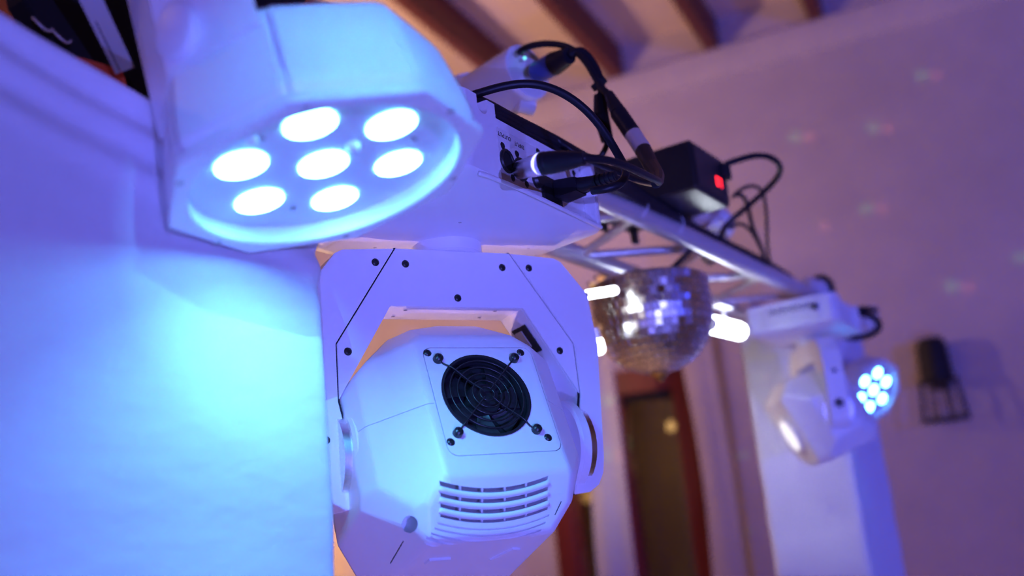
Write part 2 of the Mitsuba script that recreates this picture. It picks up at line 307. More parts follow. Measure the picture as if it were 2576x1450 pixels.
# ------------------------------------------------------------------ fabric covered towers
PF = 0.565
def tower(t0, t1, p0, p1, top, name, label, fold=0.0, seed=0):
    """closed sleeve of cloth: rounded rectangle in plan, wrinkled under its top hem"""
    r = 0.016; g = sbox(t0 + r, p0 + r, t1 - r, p1 - r).buffer(r, 8)
    ring = np.array(g.exterior.coords)[:-1]; L = g.exterior.length
    s = np.linspace(0, L, 260, endpoint=False); ring = np.array([g.exterior.interpolate(x).coords[0] for x in s])
    cxy = np.array([(t0 + t1) / 2, (p0 + p1) / 2]); nrm = np.array([(np.array(g.exterior.interpolate((x + 1e-3) % L).coords[0]) - np.array(g.exterior.interpolate((x - 1e-3) % L).coords[0])) for x in s])
    nrm = np.stack([nrm[:, 1], -nrm[:, 0]], 1); nrm /= np.linalg.norm(nrm, axis=1, keepdims=True)
    nrm *= np.sign(((ring - cxy) * nrm).sum(1))[:, None]
    nz = 150; zz = np.r_[np.linspace(-1.6, -0.15, 25)[:-1], np.linspace(-0.15, 1, nz - 24)]
    V = []
    for k_, zf in enumerate(zz):
        hgt = np.array([top(a[0], a[1]) for a in ring]); z = np.where(zf < 0, zf, zf * hgt)
        d = hgt - z                                           # distance under the hem
        disp = 0.0
        if fold:
            f = np.exp(-(d / 0.055) ** 2)
            disp = fold * f * (np.sin(d * 205 + 0.9 * np.sin(ring[:, 0] * 14)) + 0.7 * np.sin(d * 118 + 2 + ring[:, 0] * 9)) - fold * 1.5 * np.exp(-(d / .012) ** 2)
        P3 = np.stack([ring[:, 0] * 3, ring[:, 1] * 3, z * 9], 1)
        disp = disp + 0.003 * (meshkit.fbm(P3 + seed, 3, 5) - 0.5) + 0.0012 * np.sin(z * 50 + 12 * ring[:, 0] + 3 * np.sin(ring[:, 0] * 9)) * np.exp(-((z + 0.02) / .12) ** 2)
        q = ring + nrm * np.asarray(disp)[..., None] if np.ndim(disp) else ring + nrm * disp
        V.append(C + q[:, :1] * tt + q[:, 1:2] * nn + z[:, None] * UP)
    # hem turned inwards
    q = ring - nrm * 0.012; V.append(C + q[:, :1] * tt + q[:, 1:2] * nn + (hgt - 0.004)[:, None] * UP)
    q = ring - nrm * 0.012; V.append(C + q[:, :1] * tt + q[:, 1:2] * nn + (hgt - 0.06)[:, None] * UP)
    n = len(ring); K = len(V); V = np.vstack(V); Fs = []
    for i in range(K - 1):
        for j in range(n): a_, b_ = i * n + j, i * n + (j + 1) % n; Fs += [(a_, b_, b_ + n), (a_, b_ + n, a_ + n)]
    m = trimesh.Trimesh(V, Fs, process=False)
    return whole(name, label, 'fabric cover', m, 'm_fabric', smooth=True)
top1 = lambda t, p: float(np.interp(t, [0.267, 0.349, 0.462, 0.637], [0.386, 0.363, 0.336, 0.293])) + (p - PF) * 0.10
TC1 = tower(0.267, 0.612, PF, PF + 0.25, top1, 'tower_cover', 'white stretch fabric cover on the near tower, lit cyan by the big lamp', fold=0.0065, seed=3)
TW2 = 2.12
TC2 = tower(TW2, TW2 + 0.26, PF + 0.015, PF + 0.215, lambda t, p: 0.40, 'tower_cover', 'white fabric cover of the far tower under the small moving head', fold=0.0, seed=11)
for k, t0, t1, p0, p1, top_ in ((TC1, 0.267, 0.612, PF, PF + 0.25, 0.25), (TC2, TW2, TW2 + 0.26, PF + .015, PF + .215, 0.37)):
    for a_ in (t0 + 0.05, t1 - 0.05):
        for b_ in (p0 + 0.05, p1 - 0.05): part(k, 'post', cyl(tp(a_, b_, -1.63), tp(a_, b_, top_), 0.015), 'm_alu')
    part(k, 'base_plate', put(rbox(t0 - .05, t1 + .05, p0 - .05, p1 + .05, -1.65, -1.63, 0.004), frame(C, tt, nn, UP)), 'm_alu')

# ------------------------------------------------------------------ moving head lights
def moving_head(name, label, A, base_deg, yoke_deg, tau, shift=0.0, far=False):
    """A: pan axis at the top of the yoke"""
    K = thing(name, label, 'moving head light')
    bx, by = hdir(base_deg), -hdir(base_deg - 90)                       # along the base; towards its connector side
    B = frame(A, bx, by, UP)
    if np.linalg.det(B[:3, :3]) < 0: B = frame(A, bx, by, UP)
    def bm(m):
        r = m.copy(); r.apply_transform(B)
        if np.linalg.det(B[:3, :3]) < 0: r.invert()
        return r
    # base: x -.16...+.13, y -.115...+.126, z .03...+.105
    X0, X1, Y0, Y1 = -0.155, 0.130, -0.125, 0.126
    z0, z1 = 0.026, 0.104
    def rect(x0, x1, y0, y1, r): return sbox(x0 + r, y0 + r, x1 - r, y1 - r).buffer(r, 6)
    pts = []
    for (ins, r_, z) in ((0.0, 0.022, z1), (0.0, 0.022, z0 + 0.004), (0.003, 0.022, z0)):
        g = rect(X0 + ins, X1 - ins, Y0 + ins, Y1 - ins, r_); pts += [(x, y, z) for x, y in g.exterior.coords[:-1]]
    for (ins, r_, z) in ((0.035, 0.05, 0.0135),):
        g = rect(X0 + ins, X1 - ins * 0.6, Y0 + ins, Y1 - ins, r_); pts += [(x, y, z) for x, y in g.exterior.coords[:-1]]
    body = m3.Manifold.hull_points(np.array(pts, float))
    # recess of the connector panel, from x -.083 to the far end, through the side wall
    RX0, RX1, RZ0 = -0.088, 0.112, z0 + 0.004
    body = body - m3.Manifold.cube((RX1 - RX0, 0.05, 0.2)).translate((RX0, Y1 - 0.016, RZ0))
    body = body - (m3.Manifold.cylinder(0.05, 0.0085, 0.0085, 20).rotate((90, 0, 0)).translate((RX0 - 0.022, Y1 + 0.01, z1 - 0.008)) + m3.Manifold.cube((0.017, 0.06, 0.03)).translate((RX0 - 0.0305, Y1 - 0.05, z1 - 0.008)))
    KB = part(K, 'base', bm(man(body)), 'm_white', smooth=25)
    part(KB, 'base_ridge', bm(tube([(X0 + 0.03, Y1 - 0.001, z0 - 0.0), (X0 + 0.07, Y1 + 0.0005, z0 + 0.0015), (0, Y1 + 0.001, z0 + 0.0015), (X1 - 0.02, Y1 + 0.0005, z0 + 0.001)], 0.0022, 30, 8)), 'm_white', smooth=True)
    pan = lathe([(0, -0.0005), (0.034, -0.0005), (0.036, 0.002), (0.036, 0.017), (0, 0.017)])
    part(K, 'pan_collar', bm(pan), 'm_white')
    for x, y in ((-0.055, 0.055), (0.075, 0.055), (-0.055, -0.05), (0.075, -0.05)):
        part(KB, 'base_screw', shared(SCREW_W, frame((B @ [x, y, 0.0137, 1])[:3], bx, by, -UP)), None)
    # clamps up to the near chord
    for x in (() if far else (-0.07, 0.06)):
        q = (B @ [x, 0, z1, 1])[:3]; tq = tt @ (q - C); top = tp(tq, PA, CH)
        part(K, 'clamp', cat([put(rbox(-0.016, 0.016, -0.022, 0.022, z1 - 0.012 - 0.104 + 0.104 - z1, CH - (q[2] - C[2]) - RCH + 0.001, 0.003), frame(np.array([top[0], top[1], q[2]]), tt, nn, UP)),
                              put(lathe([(RCH + 0.0005, -0.015), (RCH + 0.006, -0.015), (RCH + 0.006, 0.015), (RCH + 0.0005, 0.015)]), zto(top, tt))]), 'm_black')
    # connector panel
    yp = Y1 - 0.0158
    PN = frame((B @ [0, yp, 0, 1])[:3], bx, UP, by)                      # panel plane: x along, y up, z out
    sgn = np.linalg.det(PN[:3, :3])
    def pm(m):
        r = m.copy(); r.apply_transform(PN)
        if sgn < 0: r.invert()
        return r
    part(KB, 'connector_panel', pm(prism(sbox(RX0 + 0.0005, RZ0 + 0.0005, RX1 - 0.0005, z1 - 0.010), 0, 0.0015, bevel=0.0004)), 'm_white_panel')
    part(KB, 'panel_lip', pm(rbox(RX1 - 0.006, RX1 - 0.0005, RZ0, z1 - 0.006, 0.001, 0.0155, 0.0015)), 'm_white')
    if far:                                                               # ribbed vent plate on the end of the base
        part(KB, 'end_plate', bm(rbox(X0 - 0.0035, X0 + 0.001, -0.075, 0.085, z0 + 0.012, z1 - 0.014, 0.002)), 'm_white_panel')
        for i in range(14): part(KB, 'vent_slit', bm(rbox(X0 - 0.0042, X0 - 0.003, -0.05 + 0.0085 * i, -0.0465 + 0.0085 * i, z1 - 0.032, z1 - 0.018, 0.0004)), 'm_black_matte')
        part(KB, 'end_knob', bm(put(lathe([(0, 0), (0.009, 0), (0.009, 0.004), (0.006, 0.006), (0, 0.006)], seg=16), zto((X0 - 0.003, 0.074, z0 + 0.046), (-1, 0, 0)))), 'm_black')
    if not far:
        def loc(px, py):
            q = np.linalg.inv(PN) @ np.r_[onplane(px, py, by, PN[:3, 3]), 1]; return q[0], q[1]
        sock = {}
        for nm, q in (('output', (1271, 407)), ('input', (1306, 428))):
            x, y = loc(*q); sock[nm] = (x, y)
            part(KB, 'audio_socket', pm(put(lathe([(0.0088, 0.0005), (0.0122, 0.0005), (0.0122, 0.003), (0.011, 0.0042), (0.0095, 0.0042), (0.0088, 0.003)]), frame((x, y, 0), [1, 0, 0], [0, 1, 0], [0, 0, 1]))), 'm_black')
            part(KB, 'socket_hole', pm(put(lathe([(0, 0.0016), (0.0094, 0.0016), (0.0094, 0.0019), (0, 0.0019)]), frame((x, y, 0), [1, 0, 0], [0, 1, 0], [0, 0, 1]))), 'm_black_matte')
        for q in ((1261, 368), (1287, 449), (1297, 389), (1322, 465), (1350, 383), (1440, 437)):
            x, y = loc(*q); part(KB, 'panel_screw', shared(SCREW, frame((PN @ [x, y, 0.001, 1])[:3], bx, UP, by)), None)
        x, y = loc(1346, 455)
        part(KB, 'fuse_holder', pm(put(lathe([(0, 0.001), (0.0085, 0.001), (0.0085, 0.004), (0.0065, 0.007), (0, 0.007)]), frame((x, y, 0), [1, 0, 0], [0, 1, 0], [0, 0, 1]))), 'm_black')
        for word, q, hgt in (('OUTPUT', (1281, 353), 0.0042), ('INPUT', (1314.5, 374), 0.0042)):
            x, y = loc(*q); tm = meshkit.text_mesh(word, hgt, 0.0004)
            tm.apply_transform(np.diag([-1, -1, 1, 1]).astype(float))   # the base hangs upside down
            if sgn < 0: tm.apply_transform(np.diag([-1, 1, 1, 1]).astype(float)); tm.invert(); x = x - 0.0 - (tm.bounds[1][0] - tm.bounds[0][0]) if False else x
            b = tm.bounds; tm.apply_translation([x - b[1][0], y - 0.5 * (b[0][1] + b[1][1]), 0.0014])
            part(KB, 'lettering', pm(tm), 'm_ink', smooth=False, label=f'black letters {word}, upside down')
        (x0, _), (x1, _) = loc(1360, 480), loc(1401, 480); (_, ya), (_, yb) = loc(1380, 455), loc(1380, 512)
        part(KB, 'power_inlet', pm(prism(sbox(x0, yb, x1, ya).buffer(0.001), 0.001, 0.005, bevel=0.001).copy()), 'm_black')
        lx, ly = loc(1466, 437)
        part(KB, 'lock_lever', pm(cat([rbox(lx - 0.006, lx + 0.006, ly - 0.0055, ly + 0.0065, 0.001, 0.011, 0.0015), rbox(lx + 0.0065, lx + 0.0115, ly - 0.0055, ly + 0.0035, 0.001, 0.008, 0.001)])), 'm_white')
    # ---- yoke
    U, Wd = hdir(yoke_deg), -hdir(yoke_deg - 90)
    O = A + U * shift
    Y = frame(O, U, UP, Wd)                                              # x along the yoke, y up, z towards the viewer
    def ym(m): r = m.copy(); r.apply_transform(Y); return (r if np.linalg.det(Y[:3, :3]) > 0 else (r.invert() or r))
    mir = lambda P_: [(-x, y) for x, y in P_][::-1]
    g_ = 0.0006
    central = Polygon([(-.0625, 0), (.0625, 0), (.1275, -.096), (.1285, -.15), (.0715, -.0595), (-.0715, -.0595), (-.1285, -.15), (-.1275, -.096)])
    side = [(.0625, 0), (.116, -.003), (.124, -.007), (.149, -.038), (.1525, -.045), (.1575, -.0975), (.149, -.214), (.146, -.23), (.139, -.242), (.128, -.2485), (.108, -.2495), (.1185, -.2), (.1285, -.15), (.1275, -.096)]
    outline = unary_union([central, Polygon(side), Polygon(mir(side))]).buffer(1e-4)
    zf, zb = 0.030, -0.022
    shell = outline.buffer(-0.0004)
    KY = part(K, 'yoke_frame', ym(prism(shell, zb, zf - 0.0032)), 'm_white', smooth=False)
    part(KY, 'front_cover', ym(prism(central.buffer(-g_), zf - 0.003, zf, bevel=0.0007)), 'm_white', smooth=25)
    part(KY, 'arm_cover', ym(prism(Polygon(side).buffer(-g_), zf - 0.003, zf, bevel=0.0012)), 'm_white', smooth=25)
    part(KY, 'arm_cover', ym(prism(Polygon(mir(side)).buffer(-g_), zf - 0.003, zf, bevel=0.0012)), 'm_white', smooth=25)
    from shapely.geometry import LineString
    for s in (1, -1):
        part(KY, 'seam_shade', ym(prism(LineString([(s * .0625, -0.0008), (s * .1275, -.096), (s * .1285, -.15), (s * .1187, -.2), (s * .1087, -.2485)]).buffer(0.0016), zf - 0.0034, zf - 0.0024)), 'm_black_matte', smooth=False)  # black strip stands for the shade inside the gap between covers
    for x, y in ((-.084, -.0155), (.084, -.0155), (-.053, -.016), (.053, -.016), (0, -.0495), (-.117, -.1035), (.110, -.1035), (-.1425, -.185), (.1295, -.185)):
        part(KY, 'yoke_screw', shared(SCREW, frame((Y @ [x, y, zf - 0.0004, 1])[:3], U, UP, Wd)), None)
    if far:
        for y_, r_ in ((-0.10, 0.006), (-0.185, 0.012)):
            part(KY, 'arm_bolt', ym(put(lathe([(0, -0.002), (r_, -0.002), (r_, 0.001), (r_ * .7, 0.003), (0, 0.003)], seg=18), zto((-0.1565 if y_ > -0.15 else -0.1508, y_, 0.004), (-1, 0.02, 0)))), 'm_black')
    if not far:
        for x, z in ((-.052, 0.018), (.045, 0.02), (-.055, -0.008), (.04, -0.008)):
            part(KY, 'inner_screw', shared(SCREW_W, frame((Y @ [x, -0.0599, z, 1])[:3], U, Wd, -UP)), None)
        # slot in the right arm's sloping inner face
        ss = np.array([(.0775, -.0695), (.1235, -.141)]); dsl = (ss[1] - ss[0]) / np.linalg.norm(ss[1] - ss[0]); nsl = np.array([dsl[1], -dsl[0]]) * 1.0
        if nsl[0] > 0: nsl = -nsl
        Ms = frame((Y @ [*(ss[0] + dsl * 0.004 + nsl * 0.0006), 0.003, 1])[:3], (Y[:3, :3] @ [*dsl, 0]), Wd, Y[:3, :3] @ [*nsl, 0])
        part(KY, 'arm_slot', put(rbox(0, 0.032, -0.016, 0.014, -0.0006, 0.0006, 0.0004), Ms), 'm_black_matte')
        part(KY, 'arm_belt', put(rbox(0.004, 0.024, -0.013, 0.003, 0.0004, 0.0018, 0.0005), Ms), 'm_alu_dull')
    # ---- head
    T0 = O + Wd * 0.006 - UP * 0.1995
    Hd = Wd * math.cos(tau) + UP * math.sin(tau); V = -UP * math.cos(tau) + Wd * math.sin(tau)
    HM = frame(T0, U, Hd, V)
    hs = np.linalg.det(HM[:3, :3])
    def hm(m):
        r = m.copy(); r.apply_transform(HM)
        if hs < 0: r.invert()
        return r
    def hp(P3): return T0 + U * P3[0] + Hd * P3[1] + V * P3[2]
    pl = [((0, 1, 0), .0925), ((0, .8, .6), .1178), ((1, 0, 0), .1225), ((-1, 0, 0), .1245), ((.5, .66, .56), .13), ((-.5, .66, .56), .144), ((0, .7, -.714), .1177), ((0, .12, -.993), .1243), ((0, .45, .893), .14), ((0, -.1, 1), .1118), ((0, -1, 0), .1032), ((0, -.6, -.8), .14),
          ((.6, .8, 0), .1065), ((.88, .47, 0), .106), ((.5, .55, -.67), .1208), ((.3, .3, -.9), .1295), ((.7, .1, -.7), .138), ((.83, .35, .43), .1149), ((.75, -.66, 0), .14), ((.5, .2, .84), .15), ((.4, -.5, .77), .1373), ((.75, 0, .66), .1075),
          ((-.6, .8, 0), .1135), ((-.88, .47, 0), .1269), ((-.5, .55, -.67), .1299), ((-.3, .3, -.9), .1256), ((-.7, .1, -.7), .1247), ((-.83, .35, .43), .141), ((-.75, -.66, 0), .1252), ((-.5, .2, .84), .15), ((-.4, -.5, .77), .1492), ((-.75, 0, .66), .1371)]
    hsx = np.array([[*(np.array(n_) / np.linalg.norm(n_)), -(d_ / np.linalg.norm(n_) - 0.012)] for n_, d_ in pl])
    vs = HalfspaceIntersection(hsx, np.array([0, 0, 0.0])).intersections
    head = spherehull(vs, 0.012, 28)
    nv = np.array([0, .8, .6]); nv /= np.linalg.norm(nv); vv = np.array([0, -.6, .8])    # vent facet: normal, downwards
    vo = nv * .1178
    VF = frame(vo, [1, 0, 0], vv, nv)                                     # x along u, y down the facet, z out (left handed or not is settled by hm)
    det = np.linalg.det(VF[:3, :3])
    def vmf(mf):                                                          # manifold in vent coordinates -> head coordinates
        return mf.transform(VF[:3, :4])
    def arc(x): return 0.0095 * (1 - (x / 0.056) ** 2)                    # sag of the slats
    xs = np.linspace(-0.056, 0.056, 25)
    def band(y0, y1, x0=-0.056, x1=0.056, sk=0.0):
        q = np.linspace(x0, x1, 25); return Polygon([(x + sk, y0 + arc(x)) for x in q] + [(x + sk, y1 + arc(x)) for x in q[::-1]])
    ys = [-0.0015, 0.0075, 0.0165, 0.0255]
    vent_off = 0.016 - vv @ vo                                            # y of the first slot on the facet
    cut = m3.Manifold()
    def csx(g): return m3.CrossSection([np.array(g.exterior.coords)[:-1]], m3.FillRule.EvenOdd)
    yv0 = float(0.0075)
    for i, y in enumerate(ys):
        cut = cut + vmf(m3.Manifold.extrude(csx(band(yv0 + y, yv0 + y + (0.0048 if i < 3 else 0.003), -0.054 + 0.0, 0.050)), 0.03).translate((-0.018, 0, -0.014)))
    for i in range(5):
        cut = cut + vmf(m3.Manifold.extrude(csx(band(yv0 + 0.0333 + 0.0052 * i, yv0 + 0.0351 + 0.0052 * i, -0.056 - 0.003 * i, 0.052 - 0.004 * i)), 0.03).translate((-0.018, 0, -0.0030 - 0.0010 * i)))
    # fan opening, seams, rounded hole
    fan_c = np.array([-0.0070, .0925, -0.0072])
    cut = cut + m3.Manifold.cylinder(0.03, 0.0436, 0.0436, 64).rotate((90, 0, 0)).translate((fan_c[0], 0.1, fan_c[2]))
    def rrect(x0, x1, y0, y1, r): return sbox(x0 + r, y0 + r, x1 - r, y1 - r).buffer(r, 8)
    groove = rrect(-0.0595, 0.0545, -0.0605, 0.0545, 0.010); groove = groove.difference(groove.buffer(-0.0009))
    gcs = m3.CrossSection([np.array(groove.exterior.coords)[:-1], np.array(groove.interiors[0].coords)[:-1]], m3.FillRule.EvenOdd)
    RF = np.array([[1, 0, 0, 0], [0, 0, 1, .0925], [0, 1, 0, 0.0]])       # plane (u, v) -> head, extruded along h
    cut = cut + m3.Manifold.extrude(gcs, 0.006).translate((0, 0, -0.0032)).transform(RF)
    # shell seam: thin groove around the head at v = -0.004, skipped over the panel
    ringc = m3.Manifold.cube((0.4, 0.4, 0.0009)).translate((-0.2, -0.2, -0.0004)) - m3.Manifold.cube((0.116, 0.2, 0.05)).translate((-0.0605, 0.0, -0.025))
    inner = spherehull(vs, 0.0106, 28)
    head = head - cut - ((ringc - inner))
    head = head - m3.Manifold.cylinder(0.05, 0.008, 0.0062, 24).rotate((-90, 0, 0)).rotate((20, 0, 25)).translate((-0.083, 0.034, 0.088))
    KH = part(K, 'head', hm(man(head)), 'm_white', smooth=35)
    # vent slats are the bands left between the slots; each gets a bright rounded bar, and the ribs that cross the slots
    lift = -0.0012
    def vput(m):
        r = m.copy(); v_ = r.vertices; r.vertices = v_ @ np.stack([[1.0, 0, 0], vv, nv]) + vo
        if det < 0: r.invert()
        return hm(r)
    for i in range(3):
        y = yv0 + ys[i] + 0.0048 + 0.0021
        part(KH, 'vent_slat', vput(tube([(x - 0.018, y + arc(x), lift) for x in np.linspace(-0.055, 0.051, 15)], 0.0029, 30, 10)), 'm_white', smooth=True)
    for x in (-0.034, -0.013, 0.009, 0.030):
        part(KH, 'vent_rib', vput(tube([(x - 0.018 + 0.0008 * y_, yv0 + y_ + arc(x), -0.0045) for y_ in (-0.002, 0.01, 0.02, 0.029)], 0.0012, 8, 6)), 'm_white', smooth=True)
    part(KH, 'vent_mesh', vput(rbox(-0.076, 0.036, yv0 - 0.008, yv0 + 0.042, -0.0152, -0.0138, 0.0005)), 'm_alu_dull', label='metal plate behind the vent slots')
    # bearings and chrome rings at the two arms
    for s in (1, -1):
        part(KH, 'tilt_collar', hm(put(lathe([(0, 0.0), (0.044, 0.0), (0.047, 0.003), (0.047, 0.011), (0.044, 0.0135), (0, 0.0135)]), zto((s * 0.110, 0, 0), (s, 0, 0)))), 'm_white')
        part(KH, 'tilt_ring', hm(put(lathe([(0, 0.0), (0.041, 0.0), (0.041, 0.009), (0, 0.009)]), zto((s * 0.122, 0, 0), (s, 0, 0)))), 'm_chrome')
    # fan: bowl, hub, blades, grill
    fz = lambda: None
    FM = frame(hp(fan_c), U, -V, Hd) if True else None
    fs = np.linalg.det(FM[:3, :3])
    def fm(m):
        r = m.copy(); r.apply_transform(FM)
        if fs < 0: r.invert()
        return r
    part(KH, 'fan_well', fm(lathe([(0, -0.0185), (0.0434, -0.0185), (0.0434, 0.0002), (0.0440, 0.0002), (0.0440, 0.0012), (0.0415, 0.0012), (0.0405, -0.002), (0.0400, -0.016), (0, -0.016)], seg=64)), 'm_fan')
    part(KH, 'fan_hub', fm(lathe([(0, -0.015), (0.0165, -0.015), (0.0165, -0.006), (0.0155, -0.0048), (0, -0.0048)], seg=40)), 'm_fan')
    for i in range(7):
        a0 = i * 2 * math.pi / 7; vb = []
        for r_ in np.linspace(0.0168, 0.0388, 6):
            for da, z_ in ((-0.30, -0.013), (0.28, -0.0075)):
                a_ = a0 + da * (0.8 + 0.25 * r_ / 0.04) + (r_ - 0.0168) * 6; vb.append((r_ * math.cos(a_), r_ * math.sin(a_), z_))
        vb = np.array(vb); f_ = []
        for j in range(5): f_ += [(2 * j, 2 * j + 1, 2 * j + 3), (2 * j, 2 * j + 3, 2 * j + 2)]
        bl = trimesh.Trimesh(vb, f_, process=False); b2 = bl.copy(); b2.vertices = b2.vertices - [0, 0, 0.0008]; b2.invert()
        part(KH, 'fan_blade', fm(cat([bl, b2])), 'm_fan', smooth=True)
    for r_ in (0.0072, 0.0145, 0.0218, 0.0290, 0.0362):
        part(KH, 'grill_ring', fm(tube([(r_ * math.cos(a_), r_ * math.sin(a_), 0.0022) for a_ in np.linspace(0, 2 * math.pi, 49)], 0.00085, smooth_pts=False, seg=8)), 'm_black', smooth=True)
    d45 = 0.0393
    for sx, sy in ((1, 1), (1, -1), (-1, 1), (-1, -1)):
        part(KH, 'grill_wire', fm(tube([(0.004 * sx, 0.004 * sy, 0.0033), (0.0245 * sx, 0.0245 * sy, 0.0033), (0.030 * sx, 0.030 * sy, 0.0028), (0.0335 * sx, 0.0335 * sy, 0.0009), (0.0375 * sx, 0.0375 * sy, 0.0008)], 0.00085, 24, 8)), 'm_black', smooth=True)
        q = FM @ [d45 * sx, d45 * sy, 0.0, 1]
        part(KH, 'grill_screw', shared(mikit.ply(man(m3.Manifold.cylinder(0.0042, 0.0047, 0.0043, 20).translate((0, 0, 0)) + (m3.Manifold.sphere(0.0056, 20).translate((0, 0, 0.0014)) ^ m3.Manifold.cylinder(0.01, 0.0043, 0.0043, 20)) - m3.Manifold.cylinder(0.003, 0.0019, 0.0019, 6).translate((0, 0, 0.0055))), 'm_black', smooth=30), frame(q[:3], U, -V, Hd)), None)
        q = FM @ [0.0485 * sx + 0.001, 0.0472 * sy, -0.0003, 1]
        part(KH, 'panel_screw', shared(SCREW, frame(q[:3], U, -V, Hd)), None)
    # two recessed pads under the head and the front lens
    if not far:                                                           # moulded ledges and small marks under the head
        hmsh = hm(man(head)); tri = hmsh.vertices[hmsh.faces]
        def hit(px, py):
            o, d = C, ray(px, py); e1_, e2_ = tri[:, 1] - tri[:, 0], tri[:, 2] - tri[:, 0]; pv = np.cross(d, e2_); dt = (e1_ * pv).sum(1); dt = np.where(abs(dt) < 1e-14, 1e-14, dt)
            tv = o - tri[:, 0]; uu_ = (tv * pv).sum(1) / dt; qv = np.cross(tv, e1_); vv_ = (d * qv).sum(1) / dt; t_ = (e2_ * qv).sum(1) / dt
            ok = (uu_ >= 0) & (vv_ >= 0) & (uu_ + vv_ <= 1) & (t_ > 0); i_ = np.where(ok)[0][t_[ok].argmin()]
            nr = np.cross(e1_[i_], e2_[i_]); nr /= np.linalg.norm(nr); nr = nr if nr @ d < 0 else -nr
            return o + d * t_[i_], nr
        for (qa, qb, w_) in (((1072, 1412), (1128, 1408), 0.012), ((1240, 1408), (1300, 1378), 0.011)):
            pa, na = hit(*qa); pb3, nb_ = hit(*qb); ax_ = (pb3 - pa) / np.linalg.norm(pb3 - pa); nb_ = na - ax_ * (na @ ax_); nb_ /= np.linalg.norm(nb_)
            part(KH, 'moulded_ledge', put(rbox(0, np.linalg.norm(pb3 - pa), -w_ / 2, w_ / 2, -0.003, 0.0022, 0.0012), frame(pa, ax_, np.cross(nb_, ax_), nb_)), 'm_white')
        for (qa, qb) in (((1015, 1362), (982, 1418)), ((1412, 1262), (1396, 1296))):
            pts_ = [hit(qa[0] + (qb[0] - qa[0]) * f, qa[1] + (qb[1] - qa[1]) * f) for f in np.linspace(0, 1, 9)]
            part(KH, 'clip_slot', tube([p_ - n_ * 0.0003 for p_, n_ in pts_], 0.0006, 20, 6), 'm_black_matte')
    lens_m = lathe([(0, 0.0), (0.050, 0.0), (0.054, 0.006), (0.054, 0.012), (0.048, 0.013), (0.046, 0.008), (0, 0.008)])
    part(KH, 'lens_hood', hm(put(lens_m, zto((0, -0.1005, 0), (0, -1, 0)))), 'm_white')
    part(KH, 'lens', hm(put(lathe([(0, 0.0085), (0.046, 0.0085), (0.046, 0.0095), (0.03, 0.0125), (0, 0.0145)]), zto((0, -0.1005, 0), (0, -1, 0)))), 'm_lens', smooth=True, emit=(np.array([1.0, 1.0, 0.95]) * 0.75 if far else None), weight=0.1)
    return K, B
A1 = np.array([-.06341971, 1.02754551, 1.65 + 0.2975])
MH1, B1 = moving_head('moving_head_light', 'large white moving head spotlight hanging in the centre with a black fan grill', A1, 30.3, 62.0, 0.395, shift=-0.006)
A2 = onplane(2035, 868, nn, tp(0, 0.575, 0))
XF = T().translate(A2.tolist()).scale(0.68).translate((-A2).tolist()); XF = np.array(XF.matrix)
MH2, B2 = moving_head('moving_head_light', 'small distant white moving head spotlight in front of the far tower, lens to the left', A2, 30.3, -2.0, 0.42, far=True)
XF = None

